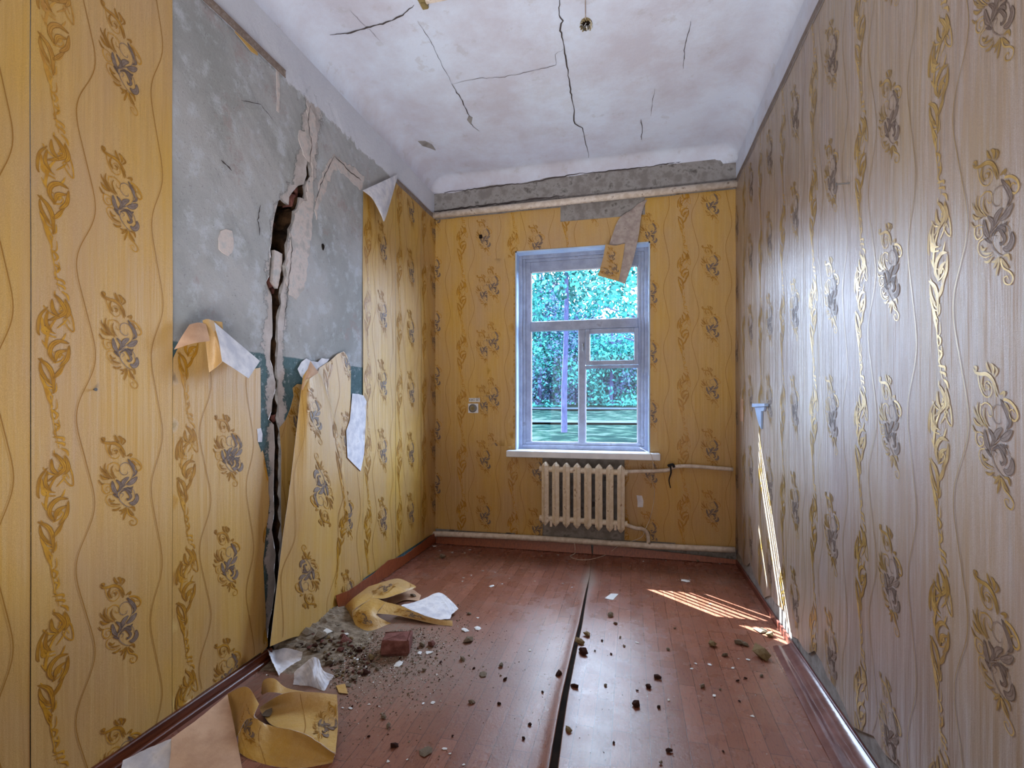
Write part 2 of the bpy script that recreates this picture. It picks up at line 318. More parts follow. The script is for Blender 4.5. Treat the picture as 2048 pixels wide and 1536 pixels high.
def thicken(name, P3, Fc, N, th, mats, parent=None, smooth=True, attrs=None):
    """front layer = P3, back layer = P3 - N*th, rim between"""
    n = len(P3); B = P3-N*th; V = np.concatenate([P3, B]); Fc = [tuple(f) for f in Fc]
    allf = list(Fc)+[tuple(i+n for i in f[::-1]) for f in Fc]; mi = [0]*len(Fc)+[1]*len(Fc); ed = {}
    for f in Fc:
        for a, b in zip(f, f[1:]+f[:1]): ed[(a, b)] = 1
    be = [e_ for e_ in ed if (e_[1], e_[0]) not in ed]; bv = sorted({i for e_ in be for i in e_}); ix = {v: 2*n+k for k, v in enumerate(bv)}; m_ = len(bv)
    V = np.concatenate([V, P3[bv], B[bv]])
    if attrs: attrs = {k: list(v)+list(v)+[v[i] for i in bv]*2 for k, v in attrs.items()}
    for (a, b) in be:
        if True: allf.append((ix[a], ix[a]+m_, ix[b]+m_, ix[b])); mi.append(0 if mats[0].startswith('paper') and th < .002 and name == 'wallpaper_strip' else 1)
    o = mk(name, V, allf, mats, mi, parent, smooth, attrs); return o
# ------------------------------------------------------------------ printed damask motifs as fine raised ribbons
def ribbon(pts, w, kind):
    C = catmull(np.array(pts, float), 5 if len(pts) < 6 else 4); T = np.gradient(C, axis=0); L = np.hypot(*T.T)[:, None]+1e-9; N = np.stack([-T[:, 1], T[:, 0]], 1)/L
    t = np.linspace(0, 1, len(C))
    if kind == 'f': ww = w*np.sin(PI*np.clip(t*.96+.02, 0, 1))**.8+1.5
    elif kind == 't': ww = w*(1-t*.7)
    else: ww = np.full(len(C), float(w))*(1-.5*t)
    ww = ww[:, None]/2; V = np.concatenate([C+N*ww, C-N*ww]); n = len(C)
    Fc = []
    for i in range(n-1): Fc += [(i, i+1, n+i+1), (i, n+i+1, n+i)]
    return V, np.array(Fc)
MA_O = [('l', 11, (350, 250), (370, 350), (420, 440), (490, 470), (540, 430), (530, 360), (480, 320), (440, 350), (445, 395), (480, 400)), ('f', 38, (285, 185), (320, 230), (390, 250), (470, 255), (540, 300), (590, 370), (620, 450)),
 ('f', 28, (290, 170), (330, 185), (325, 225)), ('f', 26, (470, 140), (490, 200), (530, 250)), ('f', 34, (520, 160), (560, 200), (560, 270)), ('f', 20, (580, 190), (615, 240), (570, 290)), ('f', 18, (540, 340), (570, 380), (600, 470)), ('l', 10, (605, 470), (590, 420), (560, 330)), ('f', 24, (420, 270), (400, 340), (440, 420)), ('f', 20, (460, 350), (500, 370), (490, 410)),
 ('f', 30, (640, 450), (700, 430), (690, 470)), ('t', 26, (690, 490), (760, 510), (830, 570), (855, 640), (820, 680), (770, 650), (760, 600), (790, 580), (820, 610)), ('f', 24, (700, 520), (740, 560), (760, 610)),
 ('f', 16, (280, 550), (310, 620), (400, 700), (470, 750)), ('f', 18, (310, 590), (350, 680), (430, 740)), ('f', 18, (350, 510), (340, 600), (400, 690)), ('l', 12, (390, 530), (380, 620), (430, 700), (480, 760)), ('l', 13, (400, 540), (460, 520), (530, 560), (540, 640), (500, 640), (480, 600)), ('f', 18, (450, 560), (430, 620), (460, 700), (500, 740)), ('f', 28, (280, 660), (330, 720), (400, 740)), ('f', 18, (260, 730), (300, 790), (330, 790)),
 ('l', 14, (320, 800), (315, 870), (360, 930), (420, 910), (420, 850), (370, 840), (360, 880), (385, 895)), ('l', 12, (330, 800), (380, 800), (440, 830)), ('l', 12, (440, 950), (380, 960), (360, 1020), (400, 1090), (470, 1130), (550, 1130)), ('f', 26, (400, 1000), (430, 1050), (480, 1040)), ('f', 20, (420, 1070), (480, 1100), (550, 1110)), ('f', 26, (445, 1160), (500, 1180), (560, 1150)), ('f', 24, (540, 1190), (590, 1200), (640, 1170)),
 ('f', 24, (560, 1260), (600, 1220), (640, 1180)), ('f', 26, (600, 1340), (620, 1270), (645, 1190)), ('l', 16, (650, 1190), (680, 1280), (760, 1340), (800, 1400), (770, 1450), (710, 1430), (690, 1380), (730, 1370), (740, 1400)), ('f', 24, (660, 1190), (700, 1250), (750, 1310)), ('f', 26, (680, 1180), (740, 1190), (760, 1250))]
MA_G = [('l', 13, (515, 990), (520, 930), (600, 870), (690, 800), (730, 720), (720, 640), (670, 560), (600, 540), (545, 580), (545, 660), (600, 710), (650, 700), (650, 665)), ('f', 56, (510, 960), (460, 880), (440, 770)), ('f', 42, (520, 930), (560, 850), (490, 760)), ('f', 64, (570, 880), (600, 800), (670, 750)), ('f', 74, (640, 850), (720, 820), (790, 760)), ('f', 46, (725, 750), (770, 700), (740, 620), (700, 560), (650, 490)),
 ('l', 13, (520, 940), (600, 900), (680, 900), (740, 950), (760, 1030), (790, 1060)), ('f', 70, (780, 1000), (785, 1080), (740, 1130), (680, 1110)), ('f', 34, (540, 960), (620, 920), (680, 990), (700, 1040), (660, 1070), (640, 1040)), ('f', 34, (600, 900), (680, 930), (710, 980)), ('f', 24, (640, 890), (700, 910), (730, 890)), ('l', 13, (530, 1000), (550, 1060), (620, 1140), (690, 1180)), ('f', 24, (450, 950), (490, 980), (530, 1020)), ('l', 11, (540, 1000), (550, 960), (600, 980), (570, 1020))]
MB_O = [('f', 24, (270, 100), (300, 130), (330, 190), (290, 230), (240, 260)), ('f', 22, (330, 120), (350, 190), (330, 230)), ('f', 20, (260, 130), (265, 190), (300, 230)), ('l', 9, (300, 170), (360, 200), (378, 300), (350, 290), (320, 240), (340, 230), (355, 260)), ('f', 16, (240, 180), (200, 240), (190, 320), (200, 350)), ('f', 18, (240, 200), (230, 270), (260, 320)), ('f', 14, (290, 230), (250, 300), (230, 400), (250, 430)), ('f', 15, (210, 240), (215, 300), (240, 350)),
 ('f', 26, (350, 380), (300, 370), (260, 400), (250, 450), (280, 500)), ('f', 22, (340, 420), (290, 440), (280, 490)), ('f', 22, (350, 390), (340, 470), (300, 520)), ('f', 24, (190, 480), (240, 520), (265, 580), (270, 680)), ('f', 18, (200, 500), (210, 560), (250, 620)), ('f', 15, (200, 570), (230, 640), (265, 700)), ('f', 17, (330, 500), (290, 560), (265, 590)), ('f', 15, (215, 600), (240, 690), (265, 760)), ('l', 7, (265, 690), (258, 760), (270, 840), (285, 930), (300, 1000)),
 ('f', 12, (255, 770), (290, 800), (280, 830)), ('f', 12, (275, 850), (300, 870), (285, 900)), ('f', 12, (270, 930), (320, 940), (325, 960)), ('f', 12, (280, 960), (325, 975), (325, 990)), ('f', 12, (310, 1000), (340, 1020), (350, 1050))]
def outline(s, w0):
    C = catmull(np.array(s[2:], float), 5); T = np.gradient(C, axis=0); L = np.hypot(*T.T)[:, None]+1e-9; N = np.stack([-T[:, 1], T[:, 0]], 1)/L; t = np.linspace(0, 1, len(C))
    ww = ((s[1]*np.sin(PI*np.clip(t*.96+.02, 0, 1))**.8+1.5)/2)[:, None]; out = []
    for sg in (1, -1):
        a, b = C+N*sg*ww, C+N*sg*(ww-w0); V = np.concatenate([a, b]); n = len(C); out.append((V, np.array([f for i in range(n-1) for f in ((i, i+1, n+i+1), (i, n+i+1, n+i))])))
    a, b = C[1:-1]+N[1:-1]*w0*.3, C[1:-1]-N[1:-1]*w0*.3; V = np.concatenate([a, b]); n = len(a); out.append((V, np.array([f for i in range(n-1) for f in ((i, i+1, n+i+1), (i, n+i+1, n+i))])))
    return out
def motif(sets, cx, cy, sc):
    Vs, Fs, mi = [], [], []; k = 0
    for m, strokes in sets:
        for s in strokes:
            V, Fc = ribbon(s[2:], s[1], s[0]); V = (V-[cx, cy])*[sc, -sc]; Vs.append(V); Fs.append(Fc+k); mi += [m]*len(Fc); k += len(V)
            if s[0] == 'f' and s[1] >= 16:
                for V, Fc in outline(s, (5.5 if sc < .0004 else 3.2)): V = (V-[cx, cy])*[sc, -sc]; Vs.append(V); Fs.append(Fc+k); mi += [3 if m == 1 else 2]*len(Fc); k += len(V)
    return np.concatenate(Vs), np.concatenate(Fs), np.array(mi)
_r = random.Random(4)
for _k in range(0, 34, 2):   # dense curled foliage filling the garland
    _y = 110+_k*25; _e = np.interp(_y, [100, 200, 340, 430, 560, 700, 850, 960], [30, 75, 80, 55, 55, 22, 10, 20]); _c0 = np.interp(_y, [100, 500, 700, 960], [300, 265, 262, 300]); _sg = 1 if _k % 4 else -1
    _x1 = _c0+_sg*_e*_r.uniform(.6, 1.1); MB_O.append(('f', _r.uniform(7, 11)*(1 if _y < 680 else .6), (_x1, _y-_r.uniform(20, 50)), ((_x1+_c0)/2+_sg*10, _y), (_c0, _y+_r.uniform(15, 40))))
    if _k % 6 == 2 and _y < 650: _x = _c0+_sg*_e*.8; MB_O.append(('l', 8, (_c0, _y+40), (_x-_sg*4, _y+26), (_x+_sg*10, _y), (_x-_sg*6, _y-16), (_x-_sg*20, _y), (_x-_sg*6, _y+8)))
MOT_A = motif([(0, MA_O), (1, MA_G)], 560, 800, .000271); MOT_G = motif([(1, MA_G)], 560, 800, .000271); MOT_B = motif([(0, MB_O)], 280, 570, .000572)
def place(mot, s, z, rot=0, sc=1):
    V, Fc, mi = mot; c, n = math.cos(rot)*sc, math.sin(rot)*sc; return (V@np.array([[c, n], [-n, c]])+[s, z], Fc, mi)
def wave(s0, amp, ph, z0, z1, per=.53, w=.0028):
    z = np.arange(z0, z1, .02); a = 2*PI*z/per+ph; s = s0+amp*(np.sin(a)+.15*np.sin(2*a)); n = len(z)
    V = np.concatenate([np.stack([s-w/2, z], 1), np.stack([s+w/2, z], 1)]); Fc = []
    for i in range(n-1): Fc += [(i, n+i, n+i+1), (i, n+i+1, i+1)]
    return V, np.array(Fc), np.full(len(Fc), 2)
def ornaments(parent, items, fn, inside, off=.0014, glare_tint=False):
    Vs, Fs, Ms = [], [], []; k = 0
    for V, Fc, mi in items: Vs.append(V); Fs.append(Fc+k); Ms.append(mi); k += len(V)
    if not Vs: return
    V = np.concatenate(Vs); Fc = np.concatenate(Fs); mi = np.concatenate(Ms); keep = np.ones(len(V), bool)
    keep = inside(V); fk = keep[Fc].all(1); Fc = Fc[fk]; mi = mi[fk]
    if not len(Fc): return
    us = np.unique(Fc); re = np.full(len(V), -1); re[us] = np.arange(len(us)); Fc = re[Fc]; lift_ = np.zeros(len(us)); lift_[np.unique(Fc[mi >= 2])] = .0004 if (mi >= 2).any() else 0; P3 = fn(V[us], off+lift_)
    n = np.cross(P3[Fc[:, 1]]-P3[Fc[:, 0]], P3[Fc[:, 2]]-P3[Fc[:, 0]]).sum(0)
    fn_ = P3[Fc[:200]]
    P3 = P3+0
    return mk('ornament', P3, Fc, ['ochreglare' if glare_tint else 'ochre', 'grey', 'lineglare' if glare_tint else 'line', 'outline'], mi, parent)
# wall surface functions: (s, z) -> xyz, off = distance out of the paper
def bulge(s, z, seed): return .0058+.0030*nzf(s*1.6, z*.8, seed)+.0011*nzf(s*3.2, z*.6, seed+2)
def fnL(A, off=0, seed=1, lift=None):
    s, z = A[:, 0], A[:, 1]; d = bulge(s, z, seed)+off
    if lift is not None: d = d+lift(s, z)
    return np.stack([XL+d, s, z], 1)
def fnR(A, off=0, seed=5, lift=None):
    s, z = A[:, 0], A[:, 1]; d = bulge(s, z, seed)+off+(lift(s, z) if lift else 0); return np.stack([XR-d, -s, z], 1)
def fnB(A, off=0, seed=9, lift=None):
    s, z = A[:, 0], A[:, 1]; d = bulge(s, z, seed)+off+(lift(s, z) if lift else 0); return np.stack([s, YB-d, z], 1)
def strip(fn, poly, parent, s0=None, ph=0, holes=(), res=.05, jag=0, mats=None, lift=None, name='wallpaper_strip', width=.507, label=None, garland=True, motA=MOT_A, skipz=None, extra_items=()):
    mats = mats or (('paperglare' if fn is fnR else 'paper'), 'back'); P, Fc, loops = tri(poly, holes, res, jag); P3 = fn(P, 0, lift=lift)
    N = {fnL: (1, 0, 0), fnR: (-1, 0, 0), fnB: (0, -1, 0)}[fn]; N = np.tile(np.array(N, float), (len(P), 1))
    f0 = P3[Fc]; nn = np.cross(f0[:, 1]-f0[:, 0], f0[:, 2]-f0[:, 0]).sum(0)
    if nn@N[0] < 0: Fc = Fc[:, ::-1]
    o = thicken(name, P3, Fc, N, .0012, list(mats), parent)
    if label: o['label'] = label
    if s0 is not None:
        z0 = min(p[1] for p in poly); z1 = max(p[1] for p in poly); items = list(extra_items)
        k0 = int(math.floor((z0-ph)/.53))-1; k1 = int(math.ceil((z1-ph)/.53))+1
        for k in range(k0, k1+1):
            zc = ph+.53*k
            if skipz is None or not skipz(zc): items.append(place(motA, s0+.29, zc))
            if garland: items.append(place(MOT_B, s0+.07, zc-.14))
        items.append(wave(s0+.165, .03, 2.2+ph*11.8, z0-.1, z1+.1)); items.append(wave(s0+.435, .024, -.6+ph*11.8, z0-.1, z1+.1))
        def inside(V):
            r = in_poly(V, loops[0])
            for h in loops[1:]: r &= ~in_poly(V, h)
            return r
        ornaments(o, items, lambda A, off: fn(A, off, lift=lift), inside, glare_tint=fn is fnR)
    return o
# Catmull patch through control rows of 3D points
def surf(ctrl):
    G = np.array(ctrl, float); R, Cn = G.shape[:2]
    def cr1(P, T):
        n = P.shape[0]; i = np.clip(T.astype(int), 0, n-2); t = (T-i)
        g = lambda k: P[np.clip(k, 0, n-1)]
        return i, t, g
    def ev(A):
        U, Vv = np.clip(A[:, 0], 0, Cn-1), np.clip(A[:, 1], 0, R-1)
        iu = np.clip(U.astype(int), 0, Cn-2); tu = (U-iu)[:, None]; iv = np.clip(Vv.astype(int), 0, R-2); tv = (Vv-iv)[:, None]
        def w(t): return [-.5*t+t*t-.5*t**3, 1-2.5*t*t+1.5*t**3, .5*t+2*t*t-1.5*t**3, -.5*t*t+.5*t**3]
        wu, wv = w(tu), w(tv); out = 0
        def gp(a, b):  # linear extrapolation at borders
            def idx(a, n):
                return np.clip(a, 0, n-1)
            base = G[idx(a, R), idx(b, Cn)]
            e = np.where((a < 0)[:, None], base-(G[idx(a+2, R), idx(b, Cn)]-base), base)
            e = np.where((a > R-1)[:, None], 2*base-G[idx(a-2, R), idx(b, Cn)], e)
            lo = (b < 0)[:, None]; e = np.where(lo, 2*G[idx(a, R), idx(b+1, Cn)]-G[idx(a, R), idx(b+2, Cn)], e)
            hi = (b > Cn-1)[:, None]; e = np.where(hi, 2*G[idx(a, R), idx(b-1, Cn)]-G[idx(a, R), idx(b-2, Cn)], e)
            return e
        for j in range(4):
            for i in range(4): out = out+wv[j]*wu[i]*gp(iv+j-1, iu+i-1)
        return out
    def nrm(A):
        e = .02; du = ev(A+[e, 0])-ev(A-[e, 0]); dv = ev(A+[0, e])-ev(A-[0, e]); n = np.cross(du, dv); return n/(np.linalg.norm(n, axis=1)[:, None]+1e-9)
    return ev, nrm, R, Cn
def patch(name, ctrl, parent=None, mats=('paper', 'back'), sub=7, items=(), size=(.5, .5), wob=.0, up=None, th=.0012, jag=0, label=None):
    ev, nrm, R, Cn = surf(ctrl); nu, nv = (Cn-1)*sub+1, (R-1)*sub+1
    u, v = np.meshgrid(np.linspace(0, Cn-1, nu), np.linspace(0, R-1, nv)); A = np.stack([u.ravel(), v.ravel()], 1); P = ev(A); N = nrm(A)
    ref = np.array([0, 0, H])-P.mean(0) if up is None else np.array(up, float); sg = 1 if (N@ref).mean() > 0 else -1; N = N*sg
    sd_ = len(name)+P[0, 0]*9
    if wob: P = P+N*(wob*nzf(A[:, 0]*2.3, A[:, 1]*2.9, sd_))[:, None]
    Fc = []
    for j in range(nv-1):
        for i in range(nu-1):
            a = j*nu+i; t1, t2 = (a, a+1, a+nu+1), (a, a+nu+1, a+nu); Fc += [t1, t2] if sg > 0 else [t1[::-1], t2[::-1]]
    o = thicken(name, P, Fc, N, th, list(mats), parent)
    if label: o['label'] = label
    if items:
        w, h = size
        def fn(V, off):
            B = np.stack([V[:, 0]/w*(Cn-1), (h-V[:, 1])/h*(R-1)], 1); n = nrm(B)*sg; Q = ev(B)
            if wob: Q = Q+n*(wob*nzf(B[:, 0]*2.3, B[:, 1]*2.9, sd_))[:, None]
            return Q+n*(np.asarray(off)+.0006).reshape(-1, 1)
        ornaments(o, items, fn, lambda V: (V[:, 0] > 0) & (V[:, 0] < w) & (V[:, 1] > 0) & (V[:, 1] < h))
    return o
# ================================================================== STRUCTURE
# ---- left wall with the open crack
CL = [(615, 320), (612, 335), (613, 350), (607, 369), (596, 372), (586, 382), (578, 394), (577, 410), (568, 404), (562, 397), (556, 402), (552.6, 416), (549, 429), (545, 452), (542.6, 484), (540, 499), (541, 514), (539, 534), (538, 552), (532, 564), (534, 572), (541, 586), (543, 593), (543.8, 622), (544.6, 652), (544.6, 672), (541, 681), (540, 719), (545, 734), (547, 750), (550.5, 764), (550, 782), (544.6, 799), (542.6, 823), (537, 839), (547, 849), (548, 872), (549.5, 893), (548, 922), (546.6, 981), (548, 1026), (543, 1060), (547, 1083), (551, 1110), (548, 1141), (551, 1171), (544, 1217), (536.5, 1255), (533, 1300)]
CRr = [(621, 336), (620, 351), (613, 363), (609, 373), (607.6, 398), (600, 395), (593, 417), (588, 422), (585, 446), (579, 458), (574, 490), (573, 505), (569, 531), (570.5, 541), (565, 575), (560, 593), (561.5, 608), (554.5, 646), (554.5, 678), (556, 687), (553.5, 722), (553, 733), (554, 752), (556, 760), (554.5, 787), (556.5, 823), (557, 849), (559.5, 864), (560.5, 908), (559.5, 966), (560.5, 1010), (562, 1050), (561, 1122), (560, 1164), (557, 1210), (552, 1260), (548, 1300)]
q = lambda p: onL(*p)[1:]
crack = [q(p) for p in CL]+[q(p) for p in CRr[::-1]]
crack = [(a, max(b, .02)) for a, b in crack]
mid = [q(p) for p in [(614, 330), (600, 385), (565, 430), (558, 500), (552, 560), (551, 640), (549, 720), (552, 800), (553, 900), (555, 1000), (554, 1100), (550, 1200), (545, 1290)]]
mid = [q((628, 210)), q((618, 260))]+mid
outer = [(YN, 0), (YB, 0), (YB, ZC), (YN, ZC)]
fx, fy = np.meshgrid(np.arange(1.6, 3.35, .028), np.arange(.0, 3.3, .028)); fine = np.stack([fx.ravel(), fy.ravel()], 1)
P, Fc, loops = tri(outer, [crack], .14, 0, fine)
cd = dist_seg(P, mid, False); relief = .0035*nzf(P[:, 0]*9, P[:, 1]*9, 3)*(cd < .5)+.010*np.exp(-(cd/.05)**2)*0
edgeb = (np.abs(P[:, 1]) < 1e-4) | (np.abs(P[:, 1]-ZC) < 1e-4)
relief[edgeb] = 0
P3 = np.stack([XL+np.minimum(relief, .002), P[:, 0], P[:, 1]], 1)
f0 = P3[Fc]
if np.cross(f0[:, 1]-f0[:, 0], f0[:, 2]-f0[:, 0]).sum(0)[0] < 0: Fc = Fc[:, ::-1]
wall_left = mk('wall_left', P3, Fc, 'plaster', None, None, True, {'crackd': cd}); tag(wall_left, 'left wall with peeling yellow wallpaper and a long open crack', kind='structure')
# crack sides and cavity
cp = densify(crack, .03); n = len(cp); V = []; Fs = []
for k, dd in enumerate((0, .012, .05, .11, .2)):
    for i, (a, b) in enumerate(cp):
        j = 0 if k == 0 else .006*math.sin(i*1.9+k*2.1)+.004*math.sin(i*4.7+k)
        V.append((XL-dd+.002*(k == 0), a+j, b))
for k in range(4):
    for i in range(n): Fs.append((k*n+i, k*n+(i+1) % n, (k+1)*n+(i+1) % n, (k+1)*n+i))
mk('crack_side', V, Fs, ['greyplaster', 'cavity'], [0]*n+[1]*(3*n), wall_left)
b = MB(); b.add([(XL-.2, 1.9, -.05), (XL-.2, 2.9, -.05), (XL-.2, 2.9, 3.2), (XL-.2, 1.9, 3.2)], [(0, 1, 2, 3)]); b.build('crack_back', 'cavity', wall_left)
def rough_block(cx, cy, cz, sx, sy, sz, rot=0, j=.004, seed=0):
    r = random.Random(seed); V = []; xs = (-1, -.5, 0, .5, 1)
    me = MB(); me.box(-sx/2, sx/2, -sy/2, sy/2, -sz/2, sz/2, bev=min(sx, sy, sz)*.1)
    c, s = math.cos(rot), math.sin(rot); out = []
    for x, y, z in me.V:
        x += r.uniform(-j, j); y += r.uniform(-j, j); z += r.uniform(-j, j); out.append((cx+x, cy+y*c-z*s, cz+y*s+z*c))
    return out, me.F
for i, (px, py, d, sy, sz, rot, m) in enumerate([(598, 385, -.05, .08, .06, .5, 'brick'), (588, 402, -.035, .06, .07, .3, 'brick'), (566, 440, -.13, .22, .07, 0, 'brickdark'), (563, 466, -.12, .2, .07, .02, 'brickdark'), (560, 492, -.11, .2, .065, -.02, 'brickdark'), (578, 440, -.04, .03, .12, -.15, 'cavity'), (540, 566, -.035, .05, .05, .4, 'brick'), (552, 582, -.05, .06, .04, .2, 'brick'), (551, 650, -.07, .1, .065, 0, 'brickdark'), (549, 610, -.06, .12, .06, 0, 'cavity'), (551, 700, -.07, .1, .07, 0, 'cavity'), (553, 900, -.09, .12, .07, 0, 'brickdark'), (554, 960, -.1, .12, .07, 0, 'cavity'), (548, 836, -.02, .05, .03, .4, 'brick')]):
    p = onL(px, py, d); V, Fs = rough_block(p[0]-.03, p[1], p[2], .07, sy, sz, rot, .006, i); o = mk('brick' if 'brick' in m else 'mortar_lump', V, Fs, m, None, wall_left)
# loose plaster sliver standing in the crack
V = [];
sl_px = [(549, 500), (556, 503), (564.5, 508), (564, 532), (560, 556), (556, 577), (549, 570), (545, 562), (547, 535)]
P, Fc, lp = tri([onL(p[0], p[1], -.012)[1:] for p in sl_px], (), .02)
P3 = np.stack([np.full(len(P), XL-.012)+.003*nzf(P[:, 0]*30, P[:, 1]*30), P[:, 0], P[:, 1]], 1)
f0 = P3[Fc]
if np.cross(f0[:, 1]-f0[:, 0], f0[:, 2]-f0[:, 0]).sum(0)[0] < 0: Fc = Fc[:, ::-1]
M['filler'] = mat('filler_plaster', sr(168, 164, 160), sr(196, 184, 178), 16, .9, .15, .8, 60, c3=sr(176, 174, 172), lo=.36, hi=.52)
thicken('plaster_sliver', P3, Fc, np.tile([1., 0, 0], (len(P), 1)), .02, ['filler', 'filler'], wall_left, False)
def filler(px, label=None, m='filler', d=.004, jag=.012, res=.022):
    P, Fc, lp = tri([onL(*p)[1:] for p in px], (), res, jag); P3 = np.stack([np.full(len(P), XL+d), P[:, 0], P[:, 1]], 1); f0 = P3[Fc]
    if np.cross(f0[:, 1]-f0[:, 0], f0[:, 2]-f0[:, 0]).sum(0)[0] < 0: Fc = Fc[:, ::-1]
    o = thicken('filler_patch', P3, Fc, np.tile([1., 0, 0], (len(P), 1)), d+.003, [m, m], wall_left, False)
    if label: o['label'] = label
filler([(612, 205), (628, 230), (634, 275), (628, 310), (625, 350), (626, 400), (624, 455), (618, 500), (612, 540), (608, 575), (592, 600), (578, 590), (570, 560), (577, 500), (582, 460), (590, 432), (598, 410), (612, 402), (613, 372), (624, 345), (622, 325), (612, 318), (600, 290), (597, 262), (610, 262), (616, 235)], 'pale pinkish filler beside the crack')
filler([(628, 420), (640, 360), (655, 325), (668, 308), (680, 320), (705, 335), (728, 352), (722, 380), (700, 362), (676, 338), (664, 345), (652, 375), (640, 405), (632, 440)], 'pale peaked filler patch')
filler([(440, 462), (450, 458), (463, 462), (466, 480), (463, 505), (455, 512), (444, 505), (437, 485)], 'oval pale filler patch')
filler([(552, 130), (557, 132), (559, 180), (557, 225), (553, 222), (553, 180)], None, jag=.001)
# nail hole in plaster
b = MB(); p = onL(645, 494); b.add([(XL+.004, p[1]+.014*math.cos(a)*(1+.3*math.sin(3*a)), p[2]+.022*math.sin(a)) for a in [k*PI/5 for k in range(10)]], [tuple(range(10))]); b.build('nail_hole', 'dark', wall_left)
# thin crack lines
def ribbon3(pts, w, fn, parent, name='crack_line', m='crackline', jitter=0, off=0):
    r = random.Random(len(pts)*7+int(pts[0][0])); C = np.array(densify(pts, 6, False)); C = C+np.array([[r.uniform(-1, 1)*jitter, r.uniform(-1, 1)*jitter] for _ in C])
    Q = np.array([fn(*p) for p in C]); T = np.gradient(Q, axis=0); T /= np.linalg.norm(T, axis=1)[:, None]+1e-9
    N0 = {'onL': (1, 0, 0), 'onB': (0, -1, 0), 'onR': (-1, 0, 0), 'onC': (0, 0, -1)}.get(fn.__name__, (0, 0, -1)); S = np.cross(T, N0)
    t = np.linspace(0, 1, len(C)); ww = w*(.72 if fn.__name__ == 'onC' else 1)*(.35+.65*np.abs(np.sin(t*17+1)))*np.clip(np.minimum(t, 1-t)*8, .25, 1); S = S*ww[:, None]/2; Q = Q+np.array(N0)*(.0015+off); n = len(C)
    V = np.concatenate([Q+S, Q-S, Q-np.array(N0)*.003]); Fs = []
    for i in range(n-1): Fs += [(i, i+1, n+i+1, n+i)]
    return mk(name, V[:2*n], Fs, m, None, parent)
for pts, w in [([(578, 455), (583, 500), (576, 560), (572, 600), (566, 660)], .006), ([(619, 210), (615, 250), (622, 290), (618, 330)], .006), ([(628, 410), (640, 370), (655, 335), (668, 312)], .006), ([(668, 312), (700, 345), (722, 362)], .008), ([(440, 320), (450, 330), (462, 342)], .01), ([(520, 410), (514, 440), (518, 470)], .008), ([(480, 200), (520, 210), (545, 240)], .004)]:
    ribbon3(pts, w, onL, wall_left, jitter=1.2, off=.004)
# ---- back wall (box pieces round the window opening)
WX0, WX1, WZ0, WZ1 = -1.06, .166, .925, 2.80
TH = .24
b = MB()
for x0, x1, z0, z1 in ((XL-.3, WX0, -.2, ZC+.1), (WX1, XR+.3, -.2, ZC+.1), (WX0, WX1, -.2, WZ0), (WX0, WX1, WZ1, ZC+.1)): b.box(x0, x1, YB, YB+TH, z0, z1)
wall_back = b.build('wall_back', 'greyplaster'); tag(wall_back, 'window wall papered in yellow with grey plaster showing', kind='structure')
# white painted reveal lining
b = MB(); e = .012
b.box(WX0, WX0+e, YB-.004, YB+.13, WZ0, WZ1); b.box(WX1-e, WX1, YB-.004, YB+.13, WZ0, WZ1); b.box(WX0, WX1, YB-.004, YB+.13, WZ1-e, WZ1)
M['reveal'] = mat('reveal_paint', sr(168, 188, 216), sr(184, 204, 230), 6, .35, .5, .15, 40)
b.build('window_reveal', 'reveal', wall_back)
# grey ledge band under the ceiling cove + crack
band = [(862, 432)]+[(x, 390-(x-862)*.138+3*math.sin(x*.05)) for x in range(866, 1472, 40)]+[(1476, 312), (1478, 366)]
P, Fc, lp = tri([onB(*p)[::2] for p in band], (), .06, .004); P3 = np.stack([P[:, 0], np.full(len(P), YB-.006), P[:, 1]], 1); f0 = P3[Fc]
if np.cross(f0[:, 1]-f0[:, 0], f0[:, 2]-f0[:, 0]).sum(0)[1] > 0: Fc = Fc[:, ::-1]
thicken('plaster_band', P3, Fc, np.tile([0., -1, 0], (len(P), 1)), .006, ['greyplaster', 'greyplaster'], wall_back, False)
# lighter plaster above the crack
b = MB(); b.box(XL, XR, YB-.003, YB, 3.40, ZC); b.build('limewash_band', 'ceil', wall_back)
ribbon3([(864, 425), (864, 396), (870, 388), (930, 381), (1000, 372), (1060, 366), (1110, 356), (1160, 348), (1230, 342), (1300, 334), (1370, 322), (1410, 308), (1440, 304), (1470, 310), (1477, 350)], .012, onB, wall_back, jitter=1, off=.007)
ribbon3([(868, 424), (960, 412), (1060, 400), (1130, 392)], .018, onB, wall_back, jitter=1.5, off=.008)
# ---- right wall, near wall
b = MB(); b.box(XR, XR+.2, YN-.2, YB+TH, -.2, ZC+.1); wall_right = b.build('wall_right', 'greyplaster'); tag(wall_right, 'right wall papered with ornate wallpaper, window glare mixed into its colour', kind='structure')
b = MB(); b.box(XL-.2, XR+.2, YN-.2, YN, -.2, ZC+.1); wn_ = b.build('wall_near', 'greyplaster'); tag(wn_, 'wall behind the camera', kind='structure')
